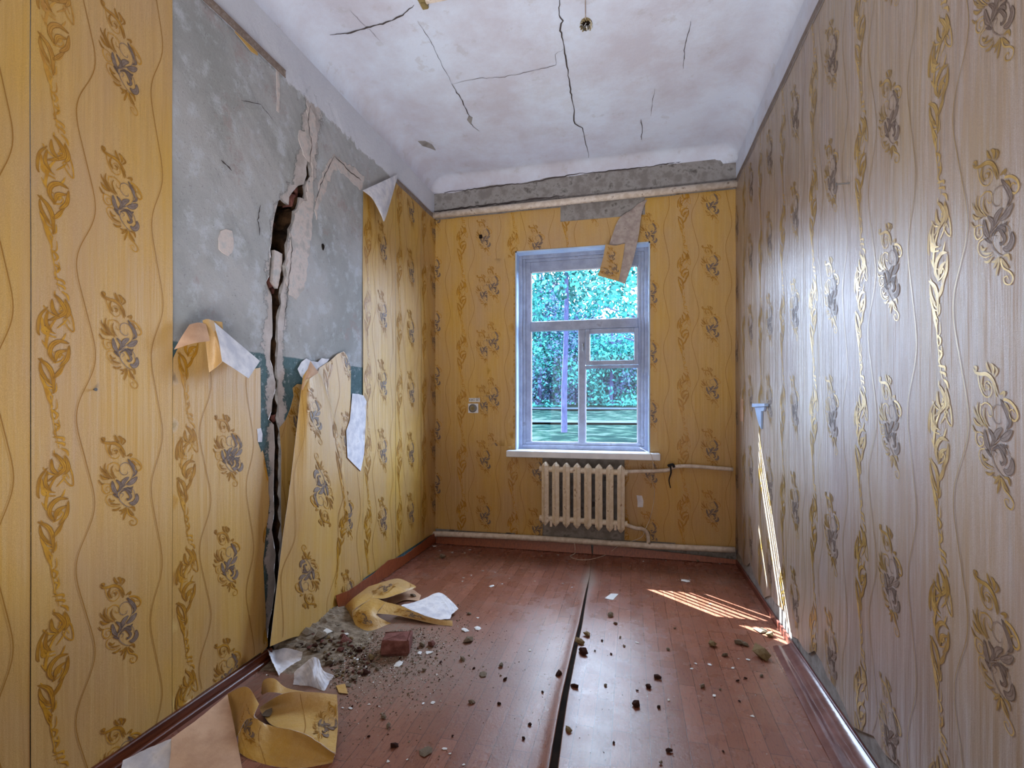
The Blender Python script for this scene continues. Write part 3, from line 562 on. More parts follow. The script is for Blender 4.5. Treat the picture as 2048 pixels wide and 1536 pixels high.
# ---- ceiling with coves
def ax(a, b_, r):
    e = [a+r*(1-math.cos(t)) for t in np.linspace(0, PI/2, 9)]; m_ = list(np.linspace(a+r, b_-r, 26))[1:-1]; f = [b_-r*(1-math.cos(t)) for t in np.linspace(PI/2, 0, 9)]; return e+m_+f
X, Y = ax(XL, XR, .17), ax(YN, YB, .10); gx, gy = np.meshgrid(X, Y)
dx = np.minimum(gx-XL, XR-gx); dy = np.minimum(gy-YN, YB-gy); rx, ry = .17, .10
a = np.clip(1-dx/rx, 0, 1); c_ = np.clip(1-dy/ry, 0, 1); rr = np.clip(np.hypot(a, c_), 0, 1)
Z = ZC-.14*(1-np.sqrt(1-rr**2))+.004*nzf(gx*2, gy*2, 4)*(rr < .01)
V = np.stack([gx.ravel(), gy.ravel(), Z.ravel()], 1); nx = len(X); Fs = [(j*nx+i, (j+1)*nx+i, (j+1)*nx+i+1, j*nx+i+1) for j in range(len(Y)-1) for i in range(nx-1)]
ceiling = mk('ceiling', V, Fs, 'ceil', None, None, True); tag(ceiling, 'cracked whitewashed ceiling with rounded coves', kind='structure')
b = MB(); b.box(XL-.3, XR+.3, YN-.3, YB+TH, ZC+.02, ZC+.12); b.build('ceiling_slab', 'ceil', ceiling)
CF = lambda px, py: onC(px, py)
CF.__name__ = 'onC'
for pts, w in [([(1117, -20), (1119, 0), (1117, 28), (1125, 39), (1120, 53), (1127, 90), (1133, 119), (1138, 164), (1147, 213), (1149, 246), (1164, 254), (1172, 287), (1178, 314)], .014), ([(903, 166), (924, 201), (936, 225), (942, 246), (959, 262)], .011), ([(903, 166), (953, 156), (1010, 152), (1112, 130), (1110, 107), (1129, 95)], .005), ([(661, 69), (702, 64), (735, 53), (772, 44), (805, 29), (828, 8)], .014), ([(1382, 41), (1374, 74), (1369, 98), (1367, 135)], .007), ([(1311, 176), (1305, 205), (1301, 230)], .005), ([(1281, 238), (1284, 256), (1283, 279)], .012), ([(835, 40), (862, 80), (880, 120), (903, 166)], .004), ([(700, 20), (760, 80)], .003), ([(760, 248), (778, 255), (793, 268)], .012)]:
    ribbon3(pts, w, CF, ceiling, 'ceiling_crack', jitter=1.3, off=.004)
for pts in [[(836, 283), (850, 283), (864, 290), (871, 301), (858, 296), (845, 292)], [(938, 232), (945, 236), (942, 250), (934, 240)], [(760, 247), (778, 252), (792, 266), (776, 262)]]:
    Q = [onC(x, y, .006) for x, y in pts]; b = MB(); k = len(Q); b.add(Q+[(x, y, z+.01) for x, y, z in Q], [tuple(range(k))]+[(i, (i+1) % k, k+(i+1) % k, k+i) for i in range(k)]); b.build('ceiling_flake', 'greyplaster', ceiling)
# ---- floor: dark subfloor and two linoleum sheets
b = MB(); b.box(XL-.3, XR+.3, YN-.3, YB+TH, -.15, -.006); floor = b.build('floor', 'dark'); tag(floor, 'floor of two wood-print linoleum sheets with an open seam', kind='structure')
seam = [onF(*p)[:2] for p in [(1183, 1112), (1180, 1150), (1171, 1194), (1161, 1250), (1150, 1297), (1140, 1344), (1130, 1391), (1120, 1449), (1108, 1531)]]; seam.append((-.26, 1.2)); seam.append((-.24, YN)); sy = [p[1] for p in seam[::-1]]; sx = [p[0] for p in seam[::-1]]
SX = lambda y: np.interp(y, sy, sx)
GW = lambda y: np.interp(y, [YN, 1.8, 3.0, 3.7, 3.85, YB], [.020, .016, .010, .005, .001, .0006])
def dustf(x, y):
    d = np.exp(-(((x+1.55)/.45)**2+((y-2.55)/.55)**2))*1.0+np.exp(-(((x+1.1)/.5)**2+((y-2.4)/.4)**2))*.7
    d = d+np.exp(-((x-SX(y))/.05)**2)*np.exp(-((y-3.85)/.22)**2)*1.1+np.exp(-((x-SX(y))/.025)**2)*.4*(y < 4.3)
    return np.clip(d, 0, 1)
def lino(side):
    ys = np.linspace(YN, YB, 90); V = []; t = np.concatenate([[0, .004, .010, .018, .03, .05, .1], np.linspace(.2, 1, 14)])
    for y in ys:
        e = SX(y)+side*GW(y); xe = XL if side < 0 else XR
        W_ = abs(xe-e)
        for tt in t:
            dd = tt if tt <= .1 else tt*W_
            dd = min(dd, W_); x = e+side*dd; lip = (.010 if side < 0 else .005)*math.exp(-(dd/.03)**2)*np.interp(y, [1, 3.6, 4.0], [1, 1, .1])
            V.append((x, y, lip+.001*float(nzf(np.array(x*3), np.array(y*3), 2))*(dd > .05)))
    n = len(t); Fs = []
    for j in range(89):
        for i in range(n-1):
            qd = (j*n+i, j*n+i+1, (j+1)*n+i+1, (j+1)*n+i); Fs.append(qd if side > 0 else qd[::-1])
    V += [(x, y, -.006) for (x, y, z) in [V[j*n] for j in range(90)]]; k = 90*n
    for j in range(89): Fs.append((j*n, k+j, k+j+1, (j+1)*n))
    P = np.array(V); mk('linoleum_sheet', V, Fs, 'lino', None, floor, True, {'dust': dustf(P[:, 0], P[:, 1])})
lino(-1); lino(1)
# ================================================================== WALLPAPER
WT = 3.168
# near left strips, full height
ZB = .055
for k in range(-6, 1):
    s0 = 1.186+.507*k; a0 = max(s0, YN)
    if s0+.507 < YN: continue
    strip(fnL, [(a0+.001, ZB), (s0+.506, ZB), (s0+.506, WT-.0), (a0+.001, WT)], wall_left, s0, 2.65 if k == 0 else 2.65+.11*((k*37) % 5-2), res=.06, lift=lambda s, z, s0=s0: .0022*np.exp(-((s-s0)/.012)**2))
# strip with torn top right of px 343
qa = lambda L: [onL(*p)[1:] for p in L]
Abase = qa([(343.5, 716), (350, 700), (366, 676), (383, 652), (405, 642), (425, 645), (440, 690), (447, 722), (480, 738), (505, 738), (519, 735), (520, 790), (520, 856), (514, 866), (513, 880), (520, 900), (521, 1010), (524, 1120), (530, 1240), (532, 1298)])
bot = [(2.25, .062), (1.694, .06)]
liftA = lambda s, z: .05*np.clip((z-1.45)/.28, 0, 1)**2*np.exp(-((s-1.93)/.2)**2)
strip(fnL, Abase[:-1]+[(2.2, ZB+.01), (1.694, ZB)], wall_left, 1.693, .60, res=.04, lift=liftA, garland=True, skipz=lambda z: z > 1.3, extra_items=[place(MOT_G, 1.693+.32, 1.12)])
# sliver between strip and crack
strip(fnL, qa([(520, 905), (524, 901), (530, 930), (535, 960), (536.5, 1010), (528, 1080), (522, 1148), (524, 1190), (529, 1240), (533, 1292)])+[(2.203, ZB)], wall_left, 2.203, .64, res=.03, jag=.003)
# curled-over flaps at the torn top
patch('curled_flap', [[onL(425, 641, .05), onL(470, 680, .06), onL(520, 722, .07)], [onL(437, 680, .09), onL(465, 712, .10), onL(508, 740, .09)], [onL(444, 722, .11), onL(472, 740, .12), onL(497, 757, .11)]], wall_left, ('back', 'paper'), label='white backing of the curled corner')
patch('curled_flap', [[onL(379, 649, .05), onL(397, 645, .056), onL(412, 648, .06)], [onL(364, 672, .05), onL(390, 666, .07), onL(416, 664, .075)], [onL(348, 699, .035), onL(386, 687, .08), onL(420, 682, .085)]], wall_left, ('tan', 'paper'), label='tan folded corner')
patch('curled_flap', [[onL(405, 641, .055), onL(415, 638, .06), onL(428, 642, .06)], [onL(412, 690, .05), onL(428, 680, .07), onL(438, 690, .085)], [onL(418, 745, .02), onL(432, 735, .05), onL(444, 724, .10)]], wall_left, ('paper', 'back'))
# right of the crack: under-layer, upper right piece, hanging sheet
strip(fnL, qa([(583, 776), (592, 768), (625, 770), (640, 780), (645, 1180), (600, 1190), (563, 1150), (560.5, 1010), (561, 900), (557, 856), (568, 842), (578, 818), (585, 792)]), wall_left, 2.2, .75, res=.04, jag=.002)
strip(fnL, qa([(630, 748), (634, 736), (655, 722), (670, 708), (683, 703), (690, 712), (698, 735), (697, 790), (697, 840), (687, 862), (691, 915), (706, 930), (716, 943), (722, 905), (722.5, 1100), (722, 1160), (700, 1180), (668, 1212), (640, 1225), (640, 900)]), wall_left, 2.707, .60, res=.04, jag=.002, lift=lambda s, z: .010)
strip(fnL, qa([(699, 787), (712, 788), (722, 791), (728, 803), (726, 850), (723, 905), (716, 942), (704, 930), (690, 915), (687, 862), (694, 840)]), wall_left, None, name='paper_backing', mats=('back', 'back'), lift=lambda s, z: .016, res=.04, label='white paper backing left on the wall')
strip(fnL, qa([(592, 738), (600, 724), (610, 717), (620, 722), (633, 724), (640, 716), (655, 718), (645, 735), (632, 750), (610, 762), (598, 752)]), wall_left, None, name='paper_backing', mats=('back', 'back'), lift=lambda s, z: .004, res=.03, jag=.006)
HR = [[(606, 752, .06), (620, 734, .075), (633, 743, .06), (642, 752, .035)],
      [(600, 800, .085), (622, 795, .105), (650, 802, .06), (668, 832, .035)],
      [(591, 880, .09), (624, 880, .11), (660, 890, .06), (684, 915, .05)],
      [(579, 980, .09), (620, 985, .10), (664, 1000, .05), (697, 1022, .055)],
      [(565, 1080, .08), (610, 1085, .085), (655, 1090, .05), (688, 1080, .035)],
      [(553, 1180, .075), (600, 1180, .07), (645, 1180, .06), (672, 1176, .03)],
      [(540, 1293, .085), (585, 1275, .07), (635, 1262, .06), (664, 1216, .025)]]
patch('hanging_sheet', [[onL(*p) for p in r] for r in HR], wall_left, items=[place(MOT_A, .17, 1.30-.10, .0), place(MOT_A, .24, .75+.05, PI), place(MOT_A, .2, .33, PI), wave(.05, .03, 1, 0, 1.5), wave(.4, .03, 3, 0, 1.5), place(MOT_B, .44, .5), place(MOT_B, .42, 0.98)], size=(.46, 1.56), sub=8, label='loose wallpaper sheet hanging off the wall')
patch('curled_flap', [[onL(621, 722, .07), onL(630, 735, .08), onL(637, 744, .08)], [onL(613, 745, .08), onL(620, 748, .095), onL(632, 749, .09)], [onL(603, 775, .08), onL(606, 780, .09), onL(610, 760, .10)]], wall_left, ('tan', 'paper'))
# right part of left wall
for k in range(3):
    s0 = 3.214+.507*k; s1 = min(s0+.506, YB-.002)
    pl = [(s0+.001, .10), (s1, .10), (s1, WT), (s0+.001, WT)]
    if k == 0: pl = [(s0+.001, .10), (s1, .10), (s1, WT), onL(793, 352)[1:], onL(771, 420)[1:], (s0+.001, onL(726, 384)[2])]
    strip(fnL, pl, wall_left, s0, 2.585 if k < 1 else 2.53, res=.05, lift=lambda s, z, s0=s0: .0022*np.exp(-((s-s0)/.012)**2)+.004*(k == 2)*np.exp(-((s-YB)/.1)**2))
patch('folded_corner', [[onL(725, 381, .03), onL(760, 365, .035), onL(795, 349, .02)], [onL(745, 398, .06), onL(765, 392, .07), onL(790, 372, .04)], [onL(764, 434, .07), onL(768, 443, .075), onL(775, 425, .05)]], wall_left, ('back', 'paper'), label='white folded-down wallpaper corner')
# right wall strips
jb = lambda s: .11+.035*math.sin(s*9)+.02*math.sin(s*23)
for k in range(-5, 5):
    y1 = 2.263+.51*k; y0 = y1-.51; y1c = min(y1, YB-.002); y0c = max(y0, YN+.001)
    if y1 < YN+.02 or y0c >= y1c: continue
    s0 = -y1; n_ = 6; bt = [(-y1c+.001+(y1c-y0c-.002)*i/n_, jb(-y1c+(y1c-y0c)*i/n_)) for i in range(n_+1)]
    strip(fnR, bt+[(-y0c-.001, 3.225), (-y1c+.001, 3.225)], wall_right, s0, 2.34+(.03*k if k > 0 else 0), res=.06, lift=lambda s, z, s0=s0: .0022*np.exp(-((s-s0)/.012)**2))
k4 = 2.263+.51*4
strip(fnR, [(-YB+.002, .12), (-k4-.001, .11), (-k4-.001, 3.225), (-YB+.002, 3.225)], wall_right, -k4-.51, 2.34, res=.06)
# back wall strips
hole_r = [(WX0, WZ0-.02), (WX1, WZ0-.02), (WX1, WZ1), (WX0, WZ1)]
rad_hole = [(-.80, .13), (-.055, .16), (-.055, .90), (-.80, .90)]
tear = [onB(*p)[::2] for p in [(1121, 395), (1121, 447), (1160, 441), (1200, 436), (1240, 431), (1262, 424), (1290, 398)]]
def rectclip(a, b_, z0, z1): return [(a, z0), (b_, z0), (b_, z1), (a, z1)]
def bstrip(s0, s1, phase):
    top = lambda x: 3.165+(x-XL)/(XR-XL)*.03
    W0, W1 = max(s0, XL+.002), min(s1, XR-.002); seg = []
    # cut the strip into column pieces so that openings are left free
    cuts = sorted(set([W0, W1]+[c for c in (WX0-.002, WX1+.002, -.80, -.055, tear[0][0], tear[-1][0]) if W0 < c < W1]))
    poly_in = []
    def cols(x0, x1):
        xm = (x0+x1)/2; bot_ = .135+.012*math.sin(xm*9); out = []
        zt = top(xm)
        if WX0-.003 < xm < WX1+.003:
            out.append((WZ1+.001, zt)); lo = .895
            out.append((bot_, lo))
        else: out.append((bot_, zt))
        res = []
        for a, c in out:
            if -.80 < xm < -.055:
                if a < .5 and c < 1: continue
            if tear[0][0] < xm < tear[-1][0] and c > 3: c = onB(1180, 439)[2]-.0+(xm+.45)*.0
            res.append((a, c))
        return res
    # outline polygons: merge adjacent columns with equal spans
    cur = []
    for x0, x1 in zip(cuts[:-1], cuts[1:]):
        for a, c in cols(x0, x1): cur.append([x0, x1, a, c])
    merged = []
    for r in cur:
        for m_ in merged:
            if abs(m_[1]-r[0]) < 1e-6 and abs(m_[2]-r[2]) < .02 and abs(m_[3]-r[3]) < .012: m_[1] = r[1]; break
        else: merged.append(list(r))
    for x0, x1, a, c in merged:
        strip(fnB, rectclip(x0+.0001, x1-.0001, a, c), wall_back, s0, phase, res=.06, jag=.0)
for k, ph in ((-1, 2.7), (0, 2.957), (1, 2.86), (2, 2.62), (3, 2.88), (4, 3.09)): bstrip(-1.66+.51*k, -1.66+.51*(k+1), ph)
# extra overlapping offcut with a second ornament column left of the window (as papered in the photo)
def offcut(px, s_shift, ph, d=.003): 
    pl = [onB(*p)[::2] for p in px]; s_m = sum(p[0] for p in pl)/len(pl)
    strip(fnB, pl, wall_back, s_shift, ph, lift=lambda s, z: d, res=.05, garland=False, label=None)
pc = onB(985, 560)
offcut([(975, 520), (1028, 515), (1027, 892), (976, 892)], pc[0]-.29, 2.50, .003)
# wallpaper border bands along the ceiling
def border(fn, s0, s1, z, w, parent, sgn=1, name='wallpaper_border'):
    N = {fnL: (1., 0, 0), fnR: (-1., 0, 0)}[fn]; k = max(2, int(abs(s1-s0)/.06)); A = []
    for i in range(k+1):
        s = s0+(s1-s0)*i/k; A += [(s, z), (s, z+w)]
    A = np.array(A); P3 = fn(A, .004); Fs = [(2*i, 2*i+2, 2*i+3, 2*i+1) for i in range(k)]
    f0 = P3[np.array(Fs)[:, :3]]
    if np.cross(f0[:, 1]-f0[:, 0], f0[:, 2]-f0[:, 0]).sum(0)@np.array(N) < 0: Fs = [f[::-1] for f in Fs]
    o = thicken(name, P3, Fs, np.tile(N, (len(P3), 1)), .001, ['borderbase', 'back'], parent)
    items = []; r = random.Random(3)
    def rib(pts, w_, kd, m): V, Fc = ribbon(pts, w_, kd); return (V, Fc, np.full(len(Fc), m))
    L = abs(s1-s0); sa = min(s0, s1)
    def lin(zz, w_):
        n = 40; V = np.concatenate([np.stack([np.linspace(sa, sa+L, n), np.full(n, zz)], 1), np.stack([np.linspace(sa, sa+L, n), np.full(n, zz+w_)], 1)]); Fc = []
        for i in range(n-1): Fc += [(i, i+1, n+i+1), (i, n+i+1, n+i)]
        return V, np.array(Fc), np.full(len(Fc), 1)
    items += [lin(z+.001, .005), lin(z+w-.007, .006)]
    s = sa+.03
    while s < sa+L-.03:
        V, Fc = ribbon([(s*1000-22, (z+.3*w)*1000), (s*1000-4, (z+.7*w)*1000), (s*1000+20, (z+.35*w)*1000)], 9, 'f'); V = V/1000; items.append((V, Fc, np.full(len(Fc), 1)))
        V, Fc = ribbon([(s*1000+5, (z+.2*w)*1000), (s*1000+14, (z+.6*w)*1000), (s*1000+26, (z+.8*w)*1000)], 7, 'f'); V = V/1000; items.append((V, Fc, np.full(len(Fc), 1)))
        s += .05
    ornaments(o, items, lambda Q, off: fn(Q, off+.004), lambda V: np.ones(len(V), bool))
M['borderbase'] = mat('border_paper', sr(150, 138, 128), sr(120, 104, 92), 40, .6, .3, 0)
ya = onL(568, 134)[1]; yb = onL(792, 352)[1]
border(fnL, YN, ya, 3.165, .045, wall_left); border(fnL, yb, YB-.003, 3.165, .045, wall_left); border(fnR, -YB+.003, -YN, 3.222, .045, wall_right)
# limewash above the borders, right wall
b = MB(); b.box(XR-.003, XR, YN, YB, 3.262, ZC); b.build('limewash_band', 'ceil', wall_right)
# leftover yellow scrap under the border on the bare plaster
strip(fnL, qa([(462, 48), (480, 62), (498, 80), (512, 97), (514, 112), (500, 104), (482, 82), (468, 66)]), wall_left, None, res=.04, name='wallpaper_scrap')
# torn flap hanging over the window
FL = [[(1262, 420, .015), (1276, 408, .02), (1295, 398, .01)], [(1238, 438, .05), (1258, 446, .07), (1284, 424, .04)], [(1222, 478, .10), (1248, 480, .13), (1276, 478, .11)], [(1208, 520, .14), (1236, 526, .17), (1264, 528, .15)], [(1195, 550, .17), (1222, 558, .19), (1250, 568, .18)]]
patch('hanging_flap', [[onB(*p) for p in r] for r in FL], wall_back, ('flapback', 'paper'), wob=.004, label='grey-backed wallpaper flap hanging over the window')
patch('hanging_flap', [[onB(*p) for p in r] for r in [[(1211, 488, .15), (1230, 491, .165), (1250, 487, .165)], [(1205, 520, .165), (1225, 524, .185), (1244, 526, .18)], [(1196, 551, .19), (1217, 557, .205), (1237, 562, .20)]]], wall_back, ('paper', 'back'), wob=.003, items=[place(MOT_A, .06, .25, 0, .5), place(MOT_A, .10, .12, .4, .5), place(MOT_A, .05, .06, 1, .5)], size=(.16, .36), label='yellow printed end of the hanging flap')
# small torn white spot on the window wall
strip(fnB, [onB(*p)[::2] for p in [(1273, 990), (1284, 991), (1287, 1002), (1286, 1014), (1275, 1014), (1275, 1002)]], wall_back, None, name='paper_backing', mats=('back', 'back'), lift=lambda s, z: .003, res=.03, jag=.002)
strip(fnL, qa([(512, 858), (520, 856), (523, 868), (522, 884), (514, 884)]), wall_left, None, name='paper_backing', mats=('back', 'back'), lift=lambda s, z: .002, res=.03, jag=.004)
# ================================================================== WINDOW
GY = YB+.14
win = empty('window_1', (-.447, GY, WZ0)); tag(win, 'white wooden window with four panes and a small vent sash', kind='structure')
def wz(px, py, y=GY-.02): p = on(px, py, 1, y); return p[0], p[2]
fr = MB(); x0, x1, z0, z1 = WX0, WX1, WZ0, WZ1
gl = wz(1061, 543)[0]; gr = wz(1276, 640)[0]; gt = wz(1170, 537)[1]; tz0, tz1 = wz(1160, 657)[1], wz(1160, 641)[1]; gb = wz(1160, 886)[1]; mx0, mx1 = wz(1158, 700)[0], wz(1170, 700)[0]
def frame(b, X0, X1, Z0, Z1, w, y0, y1):
    b.box(X0, X0+w, y0, y1, Z0, Z1, bev=.004); b.box(X1-w, X1, y0, y1, Z0, Z1, bev=.004); b.box(X0+w, X1-w, y0, y1, Z1-w, Z1, bev=.004); b.box(X0+w, X1-w, y0, y1, Z0, Z0+w, bev=.004)
frame(fr, x0, x1, z0, z1, .045, GY-.035, GY+.06); fr.build('outer_frame', 'wframe', win)
b = MB(); frame(b, x0+.045, x1-.045, z0+.045, z1-.045, .028, GY-.022, GY+.05); b.build('inner_frame', 'wframe', win)
b = MB()
ix0, ix1, iz0, iz1 = x0+.073, x1-.073, z0+.073, z1-.073
b.box(ix0, gl, GY-.012, GY+.03, iz0, iz1, bev=.003); b.box(gr, ix1, GY-.012, GY+.03, iz0, iz1, bev=.003); b.box(gl, gr, GY-.012, GY+.03, gt, iz1, bev=.003); b.box(gl, gr, GY-.012, GY+.03, iz0, gb, bev=.003); b.build('sash_frame', 'wframe', win)
b = MB(); b.box(gl, gr, GY-.02, GY+.03, tz0-.012, tz1+.006, bev=.004); b.build('transom', 'wframe', win)
b = MB(); b.box(mx0-.004, mx1+.004, GY-.022, GY+.03, gb, tz0-.012, bev=.004); b.build('mullion', 'wframe', win)
f_b = wz(1220, 730)[1]; vt = empty('vent_sash', (0, 0, 0)); vt.parent = win; vt.matrix_parent_inverse = Matrix.Translation(-Vector(win.location))
b = MB(); frame(b, mx1+.006, gr+.006, f_b, tz0-.014, .042, GY-.045, GY-.005); b.build('vent_frame', 'wframe', vt)
b = MB(); b.box(mx1+.045, gr-.035, GY-.024, GY-.02, f_b+.04, tz0-.052); b.build('pane', 'glass', vt)
b = MB(); b.box(mx1+.004, gr, GY-.012, GY+.02, f_b-.03, f_b-.002, bev=.003); b.build('rail', 'wframe', win)
for (a, c, d, e) in ((gl, gr, tz1, gt), (gl, mx0, gb, tz0), (mx1, gr, gb, f_b-.02)):
    b = MB(); b.box(a-.005, c+.005, GY+.004, GY+.008, d-.005, e+.005); b.build('pane', 'glass', win)
    b = MB(); w_ = .010; Z0, Z1 = d, e
    for bx in ((a, a+w_, Z0, Z1), (c-w_, c, Z0, Z1), (a, c, Z0, Z0+w_), (a, c, Z1-w_, Z1)): b.box(bx[0], bx[1], GY-.008, GY+.003, bx[2], bx[3])
    b.build('glazing_bead', 'white', win)
b = MB(); hx, hz = wz(1167, 694); b.box(hx-.008, hx+.008, GY-.055, GY-.045, hz-.03, hz+.03, bev=.002); b.tube([(hx, GY-.05, hz), (hx-.0, GY-.075, hz), (hx+.002, GY-.075, hz-.05)], .006, 8); b.build('latch', 'metal', win)
sx0, sz = onB(1012, 906, .10)[::2]; sx1 = onB(1321, 912, .10)[0]
b = MB(); b.box(sx0, sx1, YB-.10, YB+.11, WZ0-.058, WZ0+.002, bev=.006); o = b.build('window_sill', 'white', win)
# ================================================================== OUTDOORS
def gz(y): return -.8+.0345*(y-10)
xs = np.linspace(-140, 90, 40); ys = np.concatenate([np.linspace(YB+TH, 12, 8), np.linspace(14, 220, 40)]); V = [(x, y, float(gz(y)+.12*nzf(np.array(x*.2), np.array(y*.2)))) for y in ys for x in xs]
Fs = [(j*40+i, j*40+i+1, (j+1)*40+i+1, (j+1)*40+i) for j in range(len(ys)-1) for i in range(39)]
g = mk('ground', V, Fs, 'grass', None, None, True); tag(g, 'grass lawn outside the window', kind='structure')
for i, (ya_, yb_, s) in enumerate(((34, 36.5, .02), (55, 60, -.01), (78, 83, .0))):
    V = []; 
    for x in xs: V += [(x, ya_+s*x, gz(ya_+s*x)+.13), (x, yb_+s*x, gz(yb_+s*x)+.13)]
    mk('path', V, [(2*k, 2*k+2, 2*k+3, 2*k+1) for k in range(39)], 'road', None, g)
def tree(px, y, h, r, cr_, ch, n, lm, label, group, base=.25, fork=0):
    d = ray(px, 800); t = y/d[1]; x = d[0]*t; z = gz(y); e = empty('tree', (x, y, z)); tag(e, label, 'tree', group)
    rr = random.Random(int(px*13+y)); b = MB(); lean = rr.uniform(-.03, .03)
    pts = [(x+lean*h*k/6+rr.uniform(-.03, .03)*r*8, y, z-.1+h*k/6) for k in range(7)]; b.tube(pts, [r*(1.15-.12*k) for k in range(7)], 8)
    nb = 9 if fork == 0 else 14
    for k in range(nb):
        hh = h*rr.uniform(.35, .95); a = rr.uniform(0, 2*PI); L = cr_*rr.uniform(.5, .95); p0 = (x+lean*hh, y, z+hh)
        b.tube([p0, (x+lean*hh+math.cos(a)*L*.5, y+math.sin(a)*L*.5, z+hh+L*.2), (x+lean*hh+math.cos(a)*L, y+math.sin(a)*L, z+hh+L*.35+rr.uniform(-.5, .5))], [r*.35, r*.2, r*.06], 5)
    b.build('trunk', 'bark', e)
    R2 = np.random.RandomState(int(px+y*7)); c0 = R2.randn(26, 3)*[.5, .5, .5]; idx = R2.randint(0, 26, n); U = c0[idx]+R2.randn(n, 3)*.17
    C = U*[cr_, cr_, ch*.5]+[x, y, z+h-ch*.45]; C[:, 2] = np.maximum(C[:, 2], gz(y)+base); s = R2.uniform(.6, 1.4, (n, 1))*(.085+y*.0022)
    A = R2.randn(n, 3); A /= np.linalg.norm(A, axis=1)[:, None]; B = np.cross(A, R2.randn(n, 3)); B /= np.linalg.norm(B, axis=1)[:, None]
    V = np.concatenate([C-A*s, C+B*s*.5, C+A*s, C-B*s*.5]); Fs = np.stack([np.arange(n), np.arange(n)+n, np.arange(n)+2*n, np.arange(n)+3*n], 1)
    o = mk('foliage', V, Fs, lm, None, e); tag(o, kind='stuff')
tree(1128, 27.5, 15, .155, 3.3, 8.5, 9500, 'leaf', 'tall tree with a straight pale trunk nearest the window', None)
tree(1290, 20, 9.5, .16, 2.9, 5.6, 1700, 'leaf', 'sparse branching tree seen through the upper right pane', None, fork=1)
for i, px in enumerate((1040, 1078, 1102, 1150, 1184, 1205, 1222, 1241, 1260, 1275, 1296, 1010, 1060)):
    y = 62+(i*37) % 31; hh_ = 10 if 1190 < px < 1290 else 15+(i*5) % 6; tree(px, y, hh_, .28, 5.4, hh_+1, 5200, 'leaf2' if i % 2 else 'leaf', 'tree in the dense wood at the far side of the lawn', 'trees of the wood beyond the lawn')
for i, px in enumerate((1030, 1090, 1140, 1190, 1240, 1290)):
    y = 104+(i*13) % 9; hh_ = 14 if 1185 < px < 1250 else 23; tree(px, y, hh_, .3, 11, hh_+1, 5200, 'leaf2', 'tree at the back of the wood, behind the nearer trunks', 'trees at the back of the wood')
for i, px in enumerate((1020, 1062, 1105, 1145, 1185, 1225, 1265, 1300)):
    y = 92+(i*7) % 6; d = ray(px, 800); t = y/d[1]; x = d[0]*t; z = gz(y); R2 = np.random.RandomState(i+50); n = 3200
    C = R2.randn(n, 3)*[1.9, .9, 1.4]+[x, y, z+2.6]; C[:, 2] = np.maximum(C[:, 2], z+.1); A = R2.randn(n, 3); A /= np.linalg.norm(A, axis=1)[:, None]; B = np.cross(A, R2.randn(n, 3)); B /= np.linalg.norm(B, axis=1)[:, None]; s_ = R2.uniform(.15, .4, (n, 1))
    V = np.concatenate([C-A*s_, C+B*s_*.5, C+A*s_, C-B*s_*.5]); o = mk('bush', V, np.stack([np.arange(n), np.arange(n)+n, np.arange(n)+2*n, np.arange(n)+3*n], 1), 'leaf2' if i % 2 == 0 else 'leaf'); tag(o, 'bush growing under the trees at the edge of the lawn', 'bush', 'bushes along the edge of the wood')
# unseen slatted gobo added outside, shapes the sun into stripes
t_ = 1.6/.76; ox, oz, Yp = -.827*t_, 1.16*t_, GY+1.6
sh = empty('sun_gobo', (ox-.45, Yp, oz+2)); tag(sh, 'unseen slatted gobo added outside to cut the sun into stripes', 'light_blocker')
M['gobo_slat'] = mat('gobo_wood', sr(110, 100, 90), sr(140, 128, 116), 8, .8, .2, .3, 30)
def gam(u0, u1, v1, v0, name='gobo_batten'):   # nested corner bar of the gobo: vertical bar u0..u1 and horizontal bar v0..v1
    b = MB(); b.box(ox+u0, ox+u1, Yp, Yp+.015, oz+1.30, oz+v1); b.box(ox+u1, ox-.13, Yp, Yp+.015, oz+v0, oz+v1); b.build(name, 'gobo_slat', sh)
for a in [(-.86, -.848, 2.56, 2.546), (-.80, -.785, 2.50, 2.482), (-.735, -.715, 2.42, 2.395), (-.66, -.635, 2.32, 2.16), (-.605, -.53, 2.10, 1.96), (-.50, -.43, 1.90, 1.80), (-.41, -.30, 1.76, 1.62), (-.285, -.15, 1.60, 1.44)]: gam(*a)
b = MB(); b.box(ox-1.15, ox+.25, Yp, Yp+.02, oz+.80, oz+1.44); b.box(ox-.15, ox+.25, Yp, Yp+.02, oz+1.44, oz+2.8); b.build('gobo_board', 'gobo_slat', sh)
b = MB()
for dx_ in (-1.1, .2): b.box(ox+dx_, ox+dx_+.05, Yp+.02, Yp+.07, gz(6)-.0, oz+2.8)
b.build('gobo_post', 'gobo_slat', sh)
# ================================================================== PIPES, RADIATOR
def pipe(name, pts, r, label, cat='pipe', m='pipe', sub=1, n=14):
    b = MB(); b.tube(pts, r, n, 0, sub); o = b.build(name, m, None, True); tag(o, label, cat); return o
A0, A1 = onB(862, 432, .045), onB(1477, 367, .045)
pipe('heating_pipe', [A0, ((A0[0]+A1[0])/2, A0[1], (A0[2]+A1[2])/2), A1], .03, 'thick cream pipe running under the grey ledge above the window')
B0 = onB(858, 1069, .05); pts = [B0, onB(880, 1068, .05), onB(960, 1071, .05), onB(1100, 1078, .05), onB(1290, 1091, .05), onB(1470, 1100, .05)]
pipe('heating_pipe', pts, .026, 'cream pipe running along the base of the window wall', sub=4)
RY = YB-.115
rad = empty('radiator', (-.42, RY, .1)); tag(rad, 'cream cast-iron radiator with eight sections under the window', 'radiator')
rx0, rz_t, rz_b = -.752, .835, .262; pitch = .0955
